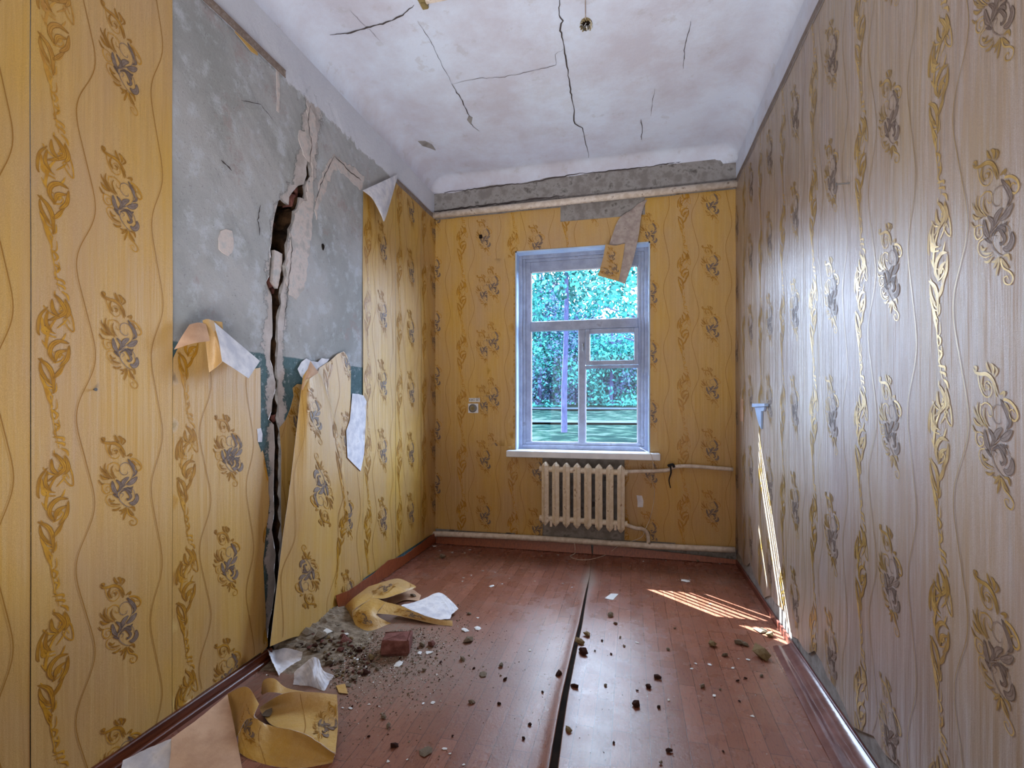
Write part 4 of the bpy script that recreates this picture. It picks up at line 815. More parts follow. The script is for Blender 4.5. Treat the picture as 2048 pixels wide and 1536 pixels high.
for i in range(8):
    cx = rx0+i*pitch; zt = rz_t-.002*i+.003; zb = rz_b-.004*i
    # pointed, ridged section
    prof = [(-.033, .004), (-.031, -.030), (-.010, -.046), (0, -.060), (.010, -.046), (.031, -.030), (.033, .004), (.012, .045), (-.012, .045)]
    V = []; 
    for z, s, zz in ((zb-.0, .05, -.022), (zb+.012, .5, -.010), (zb+.034, 1, 0), (zt-.034, 1, 0), (zt-.012, .5, .0), (zt, .05, .012)):
        for k, (px_, py_) in enumerate(prof):
            ridge = 1-abs(px_)/.033; V.append((cx+px_*s, RY+py_*(.75+.25*s), z))
    k = len(prof); Fs = [(r_*k+j, r_*k+(j+1) % k, (r_+1)*k+(j+1) % k, (r_+1)*k+j) for r_ in range(5) for j in range(k)]+[tuple(range(k-1, -1, -1)), tuple(range(5*k, 6*k))]
    mk('section', V, Fs, 'radiator', None, rad)
b = MB()
for z in (rz_t-.065, rz_b+.06): b.tube([(rx0-.055, RY, z), (rx0+7*pitch+.055, RY, z-.012)], .026, 12)
b.build('header_tube', 'radiator', rad)
for x in (rx0+.55*pitch, rx0+6.5*pitch):
    b = MB(); b.box(x-.008, x+.008, RY-.01, YB-.006, rz_b+.02, rz_b+.045); b.box(x-.01, x+.01, RY-.02, RY-.006, rz_b-.01, rz_b+.045); b.build('wall_bracket', 'radiator', rad)
xr_ = rx0+7*pitch
pipe('radiator_pipe', [(xr_+.03, RY, rz_t-.07), (xr_+.12, RY+.01, .770), onB(1330, 941, .06), onB(1345, 935, .05), onB(1370, 932, .05), onB(1420, 935, .05), onB(1466, 939, .05)], .017, 'thin cream pipe from radiator top to the right corner', sub=5)
pipe('radiator_pipe', [(xr_+.03, RY, rz_b+.045), onB(1270, 1056, .10), onB(1285, 1058, .08), onB(1295, 1068, .06), onB(1297, 1090, .05)], .017, 'short bent cream pipe from radiator foot to the floor pipe', sub=5)
b = MB(); b.tube([onB(1340, 928, .075), onB(1342, 945, .078), onB(1338, 960, .07), onB(1341, 976, .06)], [.008, .004], 6, sub=4); b.tube([onB(1336, 932, .07), onB(1345, 929, .08), onB(1348, 934, .07)], .012, 8, sub=3)
o = b.build('black_strap', 'black'); tag(o, 'black strap tied round the thin pipe and dangling', 'strap')
# ================================================================== SKIRTINGS
b = MB(); y1s = onL(536, 1300)[1]+.01
b.box(XL+.002, XL+.022, YN, y1s, -.004, .058, bev=.004); b.box(XL+.022, XL+.040, YN, y1s, -.004, .022, bev=.004); o = b.build('baseboard_left', 'wood'); tag(o, 'dark brown wooden skirting along the left wall', kind='structure')
def poly_slab(name, pts2, tf, th, N, m, parent=None, jag=0, res=.05):
    P, Fc, lp = tri(pts2, (), res, jag); P3 = np.array([tf(*p) for p in P]); N = np.array(N, float); f0 = P3[Fc]
    if np.cross(f0[:, 1]-f0[:, 0], f0[:, 2]-f0[:, 0]).sum(0)@N < 0: Fc = Fc[:, ::-1]
    return thicken(name, P3, Fc, np.tile(N, (len(P), 1)), th, [m, m], parent, False)
o = poly_slab('linoleum_upstand', qa([(662, 1190), (690, 1180), (735, 1150), (768, 1120), (800, 1112), (840, 1083), (862, 1066)])+[(YB-.01, .01), (onL(672, 1216)[1], .006)], lambda a, b_: (XL+.022+.01*b_*10, a, b_), .003, (1, 0, 0), 'orange', floor, .004)
o = poly_slab('linoleum_upstand', [(XL+.03, .004), (SX(4.55)-.002, .004), (SX(4.55)-.012, .088), (-1.0, .082), (-1.5, .075), (XL+.03, .07)], lambda a, b_: (a, YB-.045+.25*b_, b_), .003, (0, -1, 0), 'orange', floor, .001)
o = poly_slab('linoleum_upstand', [(SX(4.55)+.010, .004), (XR-.004, .004), (XR-.004, .038), (.3, .065), (SX(4.55)+.012, .092)], lambda a, b_: (a, YB-.045+.25*b_, b_), .003, (0, -1, 0), 'orange', floor, .001)
b = MB(); b.box(XR-.014, XR-.001, YN, YB-.05, -.004, .045, bev=.003); o = b.build('baseboard_right', 'redwood'); tag(o, 'thin dark red skirting along the right wall', kind='structure')
# curled glossy linoleum edge on the right
yst = onR(1585, 1290)[1]-.02; prof = [(.14, .003), (.115, .012), (.095, .016), (.085, .011), (.075, .016), (.055, .022), (.03, .026), (.016, .038)]
V = []; ys_ = np.linspace(YN+.01, yst, 40); Fs = []
for j, y in enumerate(ys_):
    g_ = np.interp(y, [YN, 2.2, yst], [1.0, 1.0, .75])
    for dx_, h in prof: V.append((XR-dx_*g_, y+.004*math.sin(dx_*60), h+.002*math.sin(y*7+dx_*30)))
kk = len(prof)
for j in range(39):
    for i in range(kk-1): Fs.append((j*kk+i, j*kk+i+1, (j+1)*kk+i+1, (j+1)*kk+i))
M['gloss'] = mat('glossy_lino_edge', sr(104, 66, 62), sr(124, 84, 80), 8, .22, .6, .3, 40)
mk('curled_edge', V, Fs, 'gloss', None, floor, True)
# ================================================================== FALLEN PAPER
fl = lambda rows: [[onF(*p) for p in r] for r in rows]
def scrap(name, label, parts, loc_px, cat='torn wallpaper', group=None):
    p = onF(*loc_px, 0); e = empty(name, p); tag(e, label, cat, group)
    for nm, rows, mats, items, size, wob in parts: patch(nm, fl(rows), e, mats, items=items, size=size, wob=wob)
    return e
Y_, Bk, Tn = ('paper', 'back'), ('back', 'paper'), ('tan', 'paper')
scrap('torn_wallpaper', 'crumpled yellow wallpaper sheet with a white tail near the left wall', [
 ('paper_fold', [[(737, 1173, .08), (769, 1163, .09), (798, 1157, .09), (830, 1171, .07)], [(741, 1184, .09), (768, 1180, .11), (800, 1172, .10), (832, 1174, .075)], [(746, 1195, .10), (767, 1197, .09), (797, 1188, .09), (829, 1177, .07)]], Y_, [place(MOT_A, .12, .08, 1.5, .6), wave(.3, .02, 0, -.1, .3)], (.36, .16), 0),
 ('paper_fold', [[(737, 1173, .08), (704, 1198, .07), (685, 1218, .002)], [(742, 1183, .10), (706, 1208, .085), (696, 1231, .002)], [(746, 1195, .10), (708, 1220, .08), (706, 1243, .002)]], Y_, [wave(.2, .02, 0, -.1, .3)], (.3, .16), 0),
 ('paper_fold', [[(705, 1220, .08), (742, 1196, .10), (772, 1204, .09)], [(706, 1238, .03), (735, 1225, .07), (754, 1228, .055)], [(714, 1255, .002), (740, 1245, .03), (772, 1242, .02)], [(722, 1262, .001), (748, 1260, .001), (782, 1246, .001)]], Y_, [place(MOT_A, .10, .12, .5, .7)], (.3, .26), 0),
 ('paper_fold', [[(772, 1204, .09), (803, 1212, .07), (831, 1224, .05), (873, 1238, .03), (905, 1241, .02)], [(754, 1227, .06), (788, 1230, .04), (825, 1238, .02), (873, 1249, .004), (905, 1252, .003)]], Y_, [place(MOT_A, .25, .05, 1.3, .7)], (.55, .12), 0),
 ('paper_fold', [[(803, 1210, .06), (838, 1201, .05), (877, 1185, .06), (899, 1198, .05), (917, 1217, .03)], [(803, 1212, .062), (842, 1214, .05), (878, 1210, .045), (900, 1217, .035), (909, 1224, .025)], [(806, 1214, .06), (831, 1224, .05), (865, 1237, .03), (898, 1238, .02), (901, 1231, .02)]], Bk, [], (1, 1), .003),
 ('paper_fold', [[(772, 1202, .004), (817, 1178, .03), (842, 1190, .012)], [(785, 1210, .004), (810, 1200, .01), (838, 1202, .004)]], Tn, [], (1, 1), 0)], (740, 1230))
scrap('torn_wallpaper', 'large creased yellow wallpaper sheet in the left foreground', [
 ('paper_fold', [[(518, 1415, .02), (567, 1387, .08), (618, 1384, .07), (674, 1389, .055)], [(522, 1424, .01), (562, 1418, .015), (614, 1428, .025), (676, 1445, .04)], [(528, 1434, .01), (548, 1452, .045), (604, 1466, .075), (671, 1508, .06)]], Y_, [place(MOT_A, .42, .14, -.5, .8), wave(.3, .03, 1, -.1, .5)], (.48, .34), 0),
 ('paper_fold', [[(492, 1405, .08), (515, 1438, .075), (548, 1453, .05), (604, 1466, .08), (671, 1507, .06)], [(478, 1455, .03), (500, 1480, .03), (548, 1490, .02), (610, 1500, .025), (668, 1516, .02)], [(476, 1504, .004), (500, 1518, .002), (545, 1532, .001), (600, 1536, .001), (665, 1526, .001)]], Y_, [place(MOT_A, .06, .22, .6, .9), wave(.2, .03, 2, -.1, .5)], (.52, .30), .003),
 ('paper_fold', [[(455, 1388, .06), (480, 1375, .10), (499, 1377, .115), (518, 1408, .09)], [(458, 1412, .03), (468, 1428, .02), (489, 1412, .07), (508, 1432, .085)], [(465, 1450, .01), (472, 1475, .01), (492, 1440, .06), (515, 1438, .078)]], Y_, [], (1, 1), 0),
 ('paper_fold', [[(522, 1386, .02), (527, 1361, .08), (548, 1357, .09), (572, 1375, .06), (612, 1384, .045)], [(524, 1390, .002), (535, 1385, .05), (551, 1385, .06), (572, 1388, .05), (612, 1389, .045)]], Y_, [], (1, 1), 0)], (560, 1470))
scrap('torn_wallpaper', 'flat tan-backed paper sheet leaning at the bottom left edge', [('paper_fold', [[(343, 1476, .07), (398, 1436, .075), (455, 1389, .075)], [(340, 1520, .03), (405, 1490, .035), (468, 1450, .035)], [(330, 1580, .002), (410, 1570, .002), (486, 1545, .002)]], Tn, [], (1, 1), .002)], (400, 1520))
scrap('torn_wallpaper', 'white paper backing at the bottom left corner beside the skirting', [('paper_fold', [[(246, 1521, .03), (295, 1497, .045), (345, 1476, .06)], [(235, 1570, .004), (290, 1560, .004), (338, 1550, .004)]], Bk, [], (1, 1), .002)], (290, 1540))
scrap('torn_paper', 'white paper scrap at the foot of the wall crack', [('paper_fold', [[(535, 1299, .06), (550, 1300, .03), (573, 1296, .06), (605, 1304, .04)], [(545, 1325, .03), (556, 1325, .01), (578, 1318, .02), (604, 1313, .02)], [(558, 1352, .003), (562, 1346, .003), (578, 1334, .003), (601, 1322, .003)]], Bk, [], (1, 1), .003)], (570, 1325), 'torn paper')
scrap('torn_paper', 'pointed white paper scrap lying in the rubble heap', [('paper_fold', [[(588, 1344, .02), (612, 1324, .05), (626, 1314, .07), (638, 1319, .07), (646, 1340, .04), (668, 1351, .02)], [(588, 1356, .01), (608, 1345, .03), (624, 1345, .05), (634, 1348, .04), (648, 1358, .02), (664, 1358, .012)], [(586, 1369, .002), (605, 1371, .002), (618, 1372, .002), (632, 1376, .002), (649, 1381, .002), (658, 1364, .002)]], ('back', 'back'), [], (1, 1), .003)], (628, 1350), 'torn paper')
# ================================================================== RUBBLE
def rock_mesh(name, seed, m, flat=1.0, k=1.0):
    r = np.random.RandomState(seed); t = (1+5**.5)/2
    V = np.array([(-1, t, 0), (1, t, 0), (-1, -t, 0), (1, -t, 0), (0, -1, t), (0, 1, t), (0, -1, -t), (0, 1, -t), (t, 0, -1), (t, 0, 1), (-t, 0, -1), (-t, 0, 1)])/1.9
    Fs = [(0, 11, 5), (0, 5, 1), (0, 1, 7), (0, 7, 10), (0, 10, 11), (1, 5, 9), (5, 11, 4), (11, 10, 2), (10, 7, 6), (7, 1, 8), (3, 9, 4), (3, 4, 2), (3, 2, 6), (3, 6, 8), (3, 8, 9), (4, 9, 5), (2, 4, 11), (6, 2, 10), (8, 6, 7), (9, 8, 1)]
    V = V*(.55+.8*r.rand(12, 1))*[1, .75, .62*flat]; V[:, 2] = np.maximum(V[:, 2], -.34*flat); V[:, 2] -= V[:, 2].min(); V = V*.5
    me = bpy.data.meshes.new(name); me.from_pydata([tuple(v) for v in V], [], Fs); me.materials.append(M[m]); me.update(); return me
ROCK = {k: [rock_mesh('rubble_'+k, 11*i+j*5, m, fl_) for i in range(5)] for j, (k, m, fl_) in enumerate((('grey', 'stone', 1), ('ochre', 'mortar', 1), ('red', 'brick', 1), ('white', 'chip', .22), ('slab', 'stone', .3), ('brown', 'brickdark', 1)))}
NM = {'grey': 'plaster_chunk', 'ochre': 'mortar_chunk', 'red': 'brick_fragment', 'white': 'plaster_chip', 'slab': 'plaster_flake', 'brown': 'brick_fragment'}
def m_per_px(p): return (-p[0]*_s+p[1]*_c)/F
def rock(kind, px, py, size, label, group=None, h=0, i=0, cat='rubble', sq=1):
    p = onF(px, py, h); o = bpy.data.objects.new(NM[kind], ROCK[kind][i % 5]); COL.objects.link(o); s = size*m_per_px(p)
    o.location = (p[0], p[1], h+.0015); o.scale = (s, s*sq, s); o.rotation_euler = (0, 0, (i*2.399) % 6.28); tag(o, label, cat, group); return o
SPEC = [('ochre', 1174, 1272, 17, 'small ochre mortar lump just right of the floor seam, behind the bigger pair'), ('ochre', 1160, 1288, 24, 'crumbly ochre mortar lump lying on the floor seam'), ('brown', 1166, 1307, 25, 'dark lump touching the ochre one on the floor seam'), ('ochre', 1424, 1291, 21, 'pointed olive mortar lump left of the sun stripes front corner'), ('grey', 1478, 1288, 20, 'jagged grey-brown lump in front of the sun stripes'), ('grey', 1490, 1291, 14, 'small lump against the jagged grey-brown lump'), ('ochre', 1523, 1314, 44, 'long ochre mortar lump near the right wall'), ('ochre', 1540, 1272, 18, 'ochre lump inside the sun patch by the right skirting'), ('slab', 1522, 1263, 34, 'grey flake inside the sun patch'), ('brown', 1315, 1357, 16, 'dark upright shard right of the pale floor reflection'), ('brown', 1296, 1375, 17, 'brown lump at the edge of the pale floor reflection'), ('brown', 1273, 1410, 22, 'brown wedge on the pale floor reflection'), ('brown', 1119, 1350, 19, 'brown pebble left of the floor seam'), ('brown', 1148, 1375, 17, 'brown pebble right of the floor seam'), ('ochre', 1136, 1463, 17, 'ochre lump beside the seam in the foreground'), ('grey', 1221, 1232, 17, 'flat brown-grey lump behind the seam reflection'), ('grey', 935, 1284, 22, 'upright grey lump in the middle of the left half'), ('red', 864, 1292, 20, 'reddish fragment right of the half brick'), ('grey', 845, 1292, 17, 'grey fragment between the half brick and the reddish one'), ('slab', 966, 1350, 24, 'flat grey crumb cluster in the middle of the left sheet'), ('slab', 852, 1505, 30, 'flat grey flake in the left foreground'), ('brown', 790, 1494, 17, 'dark brick crumb in the left foreground'), ('grey', 886, 1116, 18, 'grey lump near the back left corner'), ('ochre', 670, 1246, 32, 'tall ochre lump at the edge of the rubble heap by the wall'), ('red', 692, 1288, 32, 'large red fragment in the rubble heap'), ('red', 679, 1303, 18, 'small red fragment in the rubble heap'), ('white', 1371, 1162, 20, 'white slab on the floor in front of the radiator pipe'), ('white', 798, 1329, 24, 'pale chip in front of the half brick'), ('white', 840, 1306, 16, 'white chip leaning right of the half brick'), ('white', 859, 1306, 18, 'white chip furthest right of the half brick'), ('white', 929, 1260, 22, 'white broken chip right of the white paper tail'), ('white', 956, 1257, 18, 'white chip beside the broken one'), ('white', 984, 1173, 13, 'white chip in the back left part of the floor'), ('grey', 743, 1195, 0.1, '')]
for i, s in enumerate(SPEC):
    if s[4]: rock(s[0], s[1], s[2], s[3], s[4], i=i)
rock('grey', 764, 1197, 9, 'grey stone resting in the crumpled yellow sheet', i=3); rock('grey', 826, 1193, 12, 'dark stone on the pale fold of the crumpled sheet', i=4, h=.012)
o = rock('slab', 535, 1428, 26, 'grey plaster shard lying in the fold of the foreground sheet', i=2, h=.02)
for k, (kind, L) in enumerate({
 'white': [(1275, 1286, 12), (1496, 1320, 12), (1428, 1392, 13), (1337, 1401, 12), (1504, 1433, 13), (1392, 1328, 10), (1419, 1330, 13), (1383, 1338, 10), (1465, 1337, 13), (955, 1236, 9), (846, 1408, 12), (865, 1406, 15), (889, 1498, 14), (899, 1508, 10), (776, 1523, 11), (814, 1520, 8), (927, 1530, 9), (701, 1417, 12), (685, 1416, 9), (1060, 1301, 10), (1136, 1288, 6), (1477, 1318, 6), (1420, 1208, 7), (990, 1145, 6), (1005, 1168, 6), (965, 1142, 8), (927, 1156, 7), (905, 1105, 8), (930, 1106, 7), (870, 1093, 12), (1083, 1112, 6), (1116, 1110, 7), (1287, 1123, 6), (1332, 1122, 5), (1440, 1128, 6), (1380, 1160, 5), (925, 1163, 6), (1144, 1175, 6), (1126, 1167, 6), (1070, 1163, 7), (943, 1151, 6), (1019, 1157, 5), (940, 1100, 8), (880, 1102, 8)],
 'grey': [(938, 1229, 9), (925, 1321, 16), (1003, 1332, 14), (1405, 1374, 14), (943, 1406, 14), (767, 1436, 13), (776, 1454, 14), (1322, 1527, 10), (1450, 1312, 14), (1394, 1123, 10), (1336, 1300, 9), (1240, 1276, 7), (1350, 1258, 7), (1231, 1248, 9), (1248, 1293, 7), (1211, 1372, 9), (1440, 1380, 6), (849, 1342, 12), (755, 1340, 13), (747, 1332, 10), (1523, 1353, 9)],
 'brown': [(998, 1409, 11), (1059, 1450, 9), (1047, 1478, 10), (1010, 1360, 10), (1338, 1504, 14), (1222, 1309, 7), (1204, 1282, 6), (1190, 1303, 6), (1475, 1363, 8), (1491, 1358, 7), (1446, 1504, 7), (1318, 1415, 10), (1228, 1487, 8), (1274, 1382, 6), (1479, 1404, 6), (905, 1473, 7), (738, 1474, 7), (948, 1338, 7), (1085, 1385, 7), (881, 1326, 7)]}.items()):
    lab = {'white': 'small white plaster chip lying on the linoleum', 'grey': 'small grey plaster crumb lying on the linoleum', 'brown': 'small dark brick crumb lying on the linoleum'}[kind]; gp = {'white': 'small white chips scattered over the floor', 'grey': 'small grey crumbs scattered over the floor', 'brown': 'small dark crumbs scattered over the floor'}[kind]
    for i, (x, y, s) in enumerate(L): rock(kind, x, y, s*(.8 if kind == 'white' else 1), lab, gp, i=i)
# rubble heap at the foot of the crack
hp = [(560, 1300), (600, 1275), (640, 1258), (668, 1238), (690, 1262), (720, 1290), (760, 1320), (735, 1352), (700, 1372), (670, 1368), (600, 1345), (575, 1335)]
hb = np.array(hp); R3 = np.random.RandomState(5); cnt = 0; heap = []
while cnt < 290:
    p = R3.uniform(hb.min(0), hb.max(0))
    if not in_poly(p[None], hp)[0] or in_poly(p[None], [(535, 1290), (610, 1300), (640, 1305), (675, 1350), (655, 1390), (580, 1375), (556, 1358)])[0]: continue
    w3 = onF(*p); dw = w3[0]-XL
    if dw < .03 or w3[1] < 2.05: continue
    near = math.exp(-(dw/.28)**2); s = R3.uniform(5, 11)*(1+.8*near)*(1.7 if R3.rand() < .12 else .85); kind = R3.choice(['grey', 'grey', 'ochre', 'slab', 'slab', 'white', 'grey', 'grey', 'red', 'slab', 'brown'])
    rock(kind, p[0], p[1], s, {'grey': 'grey plaster lump in the rubble heap below the crack', 'ochre': 'ochre mortar lump in the rubble heap below the crack', 'slab': 'thin flat plaster piece in the rubble heap below the crack', 'white': 'white chip in the rubble heap below the crack', 'red': 'red brick piece in the rubble heap below the crack', 'brown': 'dark brick crumb in the rubble heap below the crack'}[kind], {'grey': 'grey lumps of the rubble heap', 'ochre': 'ochre lumps of the rubble heap', 'slab': 'flat pieces of the rubble heap', 'white': 'white chips of the rubble heap', 'red': 'red pieces of the rubble heap', 'brown': 'dark crumbs of the rubble heap'}[kind], h=max(0, near*.045*(.5+.5*R3.rand())-.006), i=cnt); cnt += 1
# low mound of plaster dust under the heap
gx, gy = np.meshgrid(np.linspace(XL+.004, XL+.62, 40), np.linspace(2.16, 3.02, 56)); dw_ = gx-XL
hh = .060*np.exp(-(dw_/.16)**2)*np.exp(-((gy-2.62)/.30)**4)+.018*np.exp(-(dw_/.34)**2)*np.exp(-((gy-2.5)/.3)**2)
nn = nzf(gx*22, gy*22, 1)*.5+nzf(gx*55, gy*61, 4)*.5; hh = hh*(1+.28*nn)-.0035
V = np.stack([gx.ravel(), gy.ravel(), np.maximum(hh, -.004).ravel()], 1)
o = mk('rubble_mound', V, [(j*40+i, j*40+i+1, (j+1)*40+i+1, (j+1)*40+i) for j in range(55) for i in range(39)], 'stone'); tag(o, 'low mound of crumbled plaster dust at the foot of the crack', 'rubble', kind='stuff')
# fine grit, uncountable
def pxy(x, y):
    X_ = x*_c+y*_s; Y_2 = -x*_s+y*_c; return 1024+F*X_/Y_2, CY+F*H/Y_2
KEEP = [[(450, 1345), (680, 1380), (680, 1540), (440, 1545), (225, 1545), (225, 1510)], [(680, 1215), (740, 1160), (835, 1160), (915, 1200), (912, 1250), (780, 1262), (715, 1268)], [(535, 1290), (610, 1300), (640, 1310), (670, 1350), (655, 1385), (580, 1372), (556, 1358)]]
N_ = 9000; gp_ = []
for i in range(N_):
    if i < 6500: x = R3.normal(-1.45, .27); y = R3.normal(2.45, .30)
    elif i < 7200: x = R3.uniform(XL+.05, XR-.05); y = R3.uniform(4.0, YB-.05)
    else: x = R3.uniform(XL+.05, XR-.1); y = R3.uniform(1.4, YB-.1)
    if x < XL+.03 or x > XR-.14 or y > YB-.05: continue
    if abs(x-float(SX(y))) < .02: continue
    pq = np.array([pxy(x, y)])
    if any(in_poly(pq, K_)[0] for K_ in KEEP): continue
    gp_.append((x, y, R3.uniform(.0015, .0055)*(1.7 if R3.rand() < .12 else 1) if i < 6500 else R3.uniform(.0012, .0035), 0 if R3.rand() < (.72 if i < 6500 else .35) else (1 if R3.rand() < .5 else 2)))
b = MB()
for x, y, s, m_ in gp_:
    a = R3.uniform(0, 6.28); V = [(x+s*math.cos(a+k*2.09)*R3.uniform(.6, 1.3), y+s*math.sin(a+k*2.09)*R3.uniform(.6, 1.3), .0012) for k in range(3)]+[(x, y, .0012+s*R3.uniform(.3, .9))]
    b.add(V, [(0, 2, 1), (0, 1, 3), (1, 2, 3), (2, 0, 3)], m_)
o = b.build('plaster_grit', ['stone', 'chip', 'brickdark']); tag(o, 'fine plaster grit and dust crumbs strewn over the linoleum', 'grit', kind='stuff')
# half brick
p = onF(793, 1302); V, Fs = rough_block(0, 0, 0, .15, .13, .078, 0, .006, 3); c, s = math.cos(.30), math.sin(.30)
V = [(p[0]+x*c-y*s, p[1]+x*s+y*c, z+.044) for x, y, z in V]; o = mk('half_brick', V, Fs, 'brick'); tag(o, 'broken half of a red brick lying on the linoleum', 'brick')
# small paper tag, cork-like flat
P_ = [onF(*q_, .0015) for q_ in [(1209, 1197), (1222, 1187), (1237, 1188), (1226, 1200)]]; b = MB(); b.add(P_+[(x, y, z+.001) for x, y, z in P_], [(3, 2, 1, 0), (4, 5, 6, 7), (0, 1, 5, 4), (1, 2, 6, 5), (2, 3, 7, 6), (3, 0, 4, 7)]); o = b.build('paper_tag', 'chip'); tag(o, 'small rectangular white paper tag right of the seam', 'paper')
P_ = [onF(*q_, .003) for q_ in [(672, 1372), (690, 1368), (696, 1388), (678, 1386)]]; b = MB(); b.add(P_+[(x, y, z+.002) for x, y, z in P_], [(3, 2, 1, 0), (4, 5, 6, 7), (0, 1, 5, 4), (1, 2, 6, 5), (2, 3, 7, 6), (3, 0, 4, 7)]); o = b.build('paper_scrap', 'paper'); tag(o, 'tiny yellow wallpaper scrap at the rubble edge', 'torn wallpaper')
# ================================================================== SMALL FITTINGS
# wall sensor / socket with label plate left of the window
def facing_plate(px0, px1, py0, py1, d0, d1):
    a = onB(px0, py1, d0); c = onB(px1, py0, d0); return a[0], c[0], YB-d1, YB-d0, a[2], c[2]
e = empty('wall_socket', onB(948, 816, .01)); tag(e, 'round white switch socket under a small printed label, left of the window', 'socket')
x0, x1, y0, y1, z0, z1 = facing_plate(937, 957, 807, 826, .006, .02); b = MB(); b.box(x0, x1, y0, y1, z0, z1, bev=.003); b.build('base_plate', 'white', e)
cx, cz = (x0+x1)/2, (z0+z1)/2; b = MB(); b.tube([(cx, y0, cz), (cx, y0-.012, cz), (cx, y0-.016, cz)], [.040, .040, .032], 20); b.build('socket_rim', 'metal', e)
b = MB(); b.tube([(cx, y0-.016, cz), (cx, y0-.02, cz)], .022, 16); b.box(cx-.012, cx+.012, y0-.03, y0-.018, cz-.005, cz+.005); b.build('socket_insert', 'lampbody', e)
x0, x1, y0, y1, z0, z1 = facing_plate(938, 960, 796, 804, .006, .009); b = MB(); b.box(x0, x1, y0, y1, z0, z1); lb = b.build('label_plate', 'chip', e)
cu = bpy.data.curves.new('label_text', 'FONT'); cu.body = 'КАО ЯТ'; cu.size = .03; cu.align_x = 'CENTER'; cu.align_y = 'CENTER'; cu.extrude = .0003
to = bpy.data.objects.new('label_text', cu); COL.objects.link(to); to.location = ((x0+x1)/2, y0-.0008, (z0+z1)/2); to.rotation_euler = (PI/2, 0, 0); cu.materials.append(M['black'])
bpy.context.view_layer.update(); tm_ = bpy.data.meshes.new_from_object(to); mw_ = to.matrix_world.copy(); bpy.data.objects.remove(to)
to = bpy.data.objects.new('label_text', tm_); COL.objects.link(to); to.matrix_basis = mw_; to.parent = lb
# pale blue bracket on the right wall
e = empty('wall_bracket', onR(1524, 815, .01)); tag(e, 'small pale blue T-shaped bracket on the right wall beside the sun streaks', 'bracket')
def rslab(name, pts, d0, d1, m, parent):
    Q0 = [onR(*p_, d0) for p_ in pts]; Q1 = [(XR-d1, a_[1], a_[2]) for a_ in Q0]; k = len(pts); b = MB(); b.add(Q0+Q1, [tuple(range(k)), tuple(range(2*k-1, k-1, -1))]+[(i, (i+1) % k, k+(i+1) % k, k+i) for i in range(k)]); return b.build(name, m, parent)
rslab('top_plate', [(1511, 807), (1537, 807), (1537, 813), (1511, 814)], .006, .03, 'blue', e); rslab('stem', [(1513, 814), (1533, 814), (1531, 822), (1526, 822), (1525.5, 858), (1521, 848), (1515, 825)], .006, .018, 'blue', e)
o = rslab('wall_strip', [(1483, 797), (1487, 797), (1488, 843), (1481, 843)], .006, .012, 'tan', None); tag(o, 'narrow pinkish strip stuck by the back right corner', 'strip')
# nails
p = onR(1700, 366, .004); b = MB(); b.tube([p, (p[0]-.045, p[1]+.01, p[2]+.004)], .003, 6); b.tube([(p[0]-.045, p[1]+.01, p[2]+.004), (p[0]-.047, p[1]+.01, p[2]+.004)], .006, 8); o = b.build('nail', 'metal'); tag(o, 'nail sticking out of the right wall', 'nail')
p = onL(186, 779, .004); b = MB(); b.tube([p, (p[0]+.012, p[1], p[2])], .003, 6); b.tube([(p[0]+.012, p[1], p[2]), (p[0]+.014, p[1], p[2])], .006, 8); o = b.build('nail', 'metal'); tag(o, 'small nail in the left wallpaper near the frame edge', 'nail')
p = onB(962, 474, .004); b = MB(); b.box(p[0]-.014, p[0]+.014, p[1]-.02, p[1], p[2]-.016, p[2]+.016, bev=.002); o = b.build('wall_plug', 'dark'); tag(o, 'dark wall plug high up left of the window', 'plug')
# ceiling rose remains with wire
e = empty('ceiling_rose', onC(1172, 45)); tag(e, 'broken ceiling rose with dark crumbling rim', 'ceiling rose')
cc = Vector(onC(1172, 46)); b = MB(); r = random.Random(2)
for k in range(14):
    a = 2*PI*k/14; q0 = cc+Vector((math.cos(a)*.028, math.sin(a)*.038, .002)); q1 = cc+Vector((math.cos(a+.5)*.034, math.sin(a+.5)*.042, -.012-.012*r.random())); b.tube([q0, q1], [.007, .004], 5)
b.build('rim', 'lampbody', e)
b = MB(); b.tube([cc+Vector((0, 0, .003)), cc+Vector((0, 0, -.012))], [.026, .016], 10); b.build('hole_plug', 'dark', e)
b = MB()
for k in range(5): a = k*1.3; b.tube([cc+Vector((0, 0, -.01)), cc+Vector((math.cos(a)*.015, math.sin(a)*.02, -.03)), cc+Vector((math.cos(a+1)*.02, math.sin(a+1)*.03, -.022))], .0025, 5, sub=3)
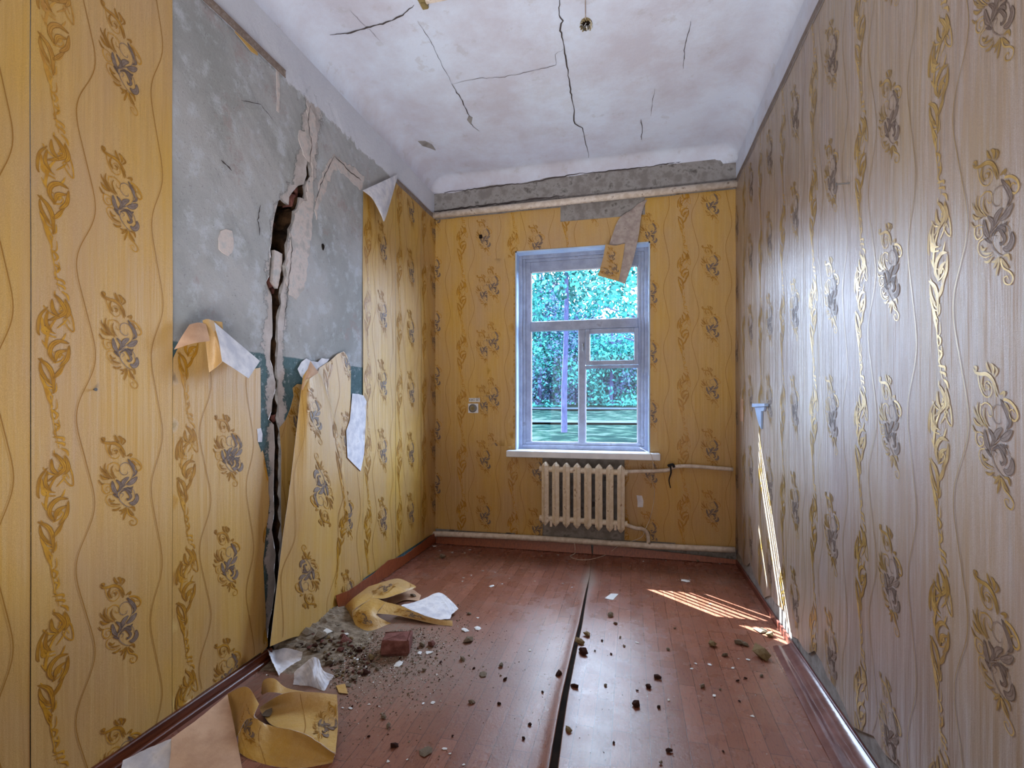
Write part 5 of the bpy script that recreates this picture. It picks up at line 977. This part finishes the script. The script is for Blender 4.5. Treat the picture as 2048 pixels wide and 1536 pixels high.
b.build('wire_end', 'metal', e)
b = MB(); w0, w1 = Vector(onC(1170, -60)), Vector(onC(1171, 36)); b.tube([w0+Vector((0, 0, -.008)), (w0+w1)/2+Vector((0, 0, -.010)), w1+Vector((0, 0, -.008))], .003, 6); o = b.build('ceiling_wire', 'flapback'); tag(o, 'thin wire running along the ceiling to the broken rose', 'wire')
# fluorescent fitting at the top edge
p = on(846, 20, 2, ZC-.06); X0, Y1 = p[0], p[1]; e = empty('ceiling_lamp', (X0+.6, Y1-.06, ZC)); tag(e, 'old yellowed strip light fitting at the top edge of the frame', 'lamp')
b = MB(); b.box(X0, X0+1.25, Y1-.15, Y1, ZC-.035, ZC+.003, bev=.005); b.build('base', 'lampbody', e)
b = MB(); b.box(X0+.03, X0+1.22, Y1-.125, Y1-.095, ZC-.06, ZC-.035, bev=.006); b.box(X0+.03, X0+1.22, Y1-.055, Y1-.025, ZC-.06, ZC-.035, bev=.006); b.build('reflector_rail', 'pipe', e)
b = MB(); b.box(X0-.004, X0+.035, Y1-.155, Y1+.004, ZC-.062, ZC+.003, bev=.006); b.tube([(X0+.018, Y1-.04, ZC-.062), (X0+.018, Y1-.04, ZC-.07)], .014, 10); b.build('end_cap', 'lampbody', e)
b = MB(); b.tube([(X0+.05, Y1-.075, ZC-.055), (X0+1.2, Y1-.075, ZC-.055)], .013, 10); b.build('tube', 'chip', e)
# loose thin cable from sill to the floor seam
b = MB(); b.tube([onB(1280, 896, -.02), onB(1290, 901, .05), onB(1300, 906, .105), onB(1305, 918, .11), onB(1306, 935, .10), onB(1303, 960, .03), onB(1309, 985, .012), onB(1302, 1030, .012), onB(1290, 1060, .08), onB(1280, 1076, .09), onB(1240, 1090, .085), (onF(1215, 1108, .01)), onF(1185, 1118, .006), onF(1155, 1119, .005), onF(1140, 1112, .006), onF(1150, 1106, .02), onB(1149, 1086, .085)], .0022, 6, sub=6); o = b.build('thin_cable', 'pipe', None, True); tag(o, 'thin pale cable hanging from the sill past the radiator to the floor', 'cable')
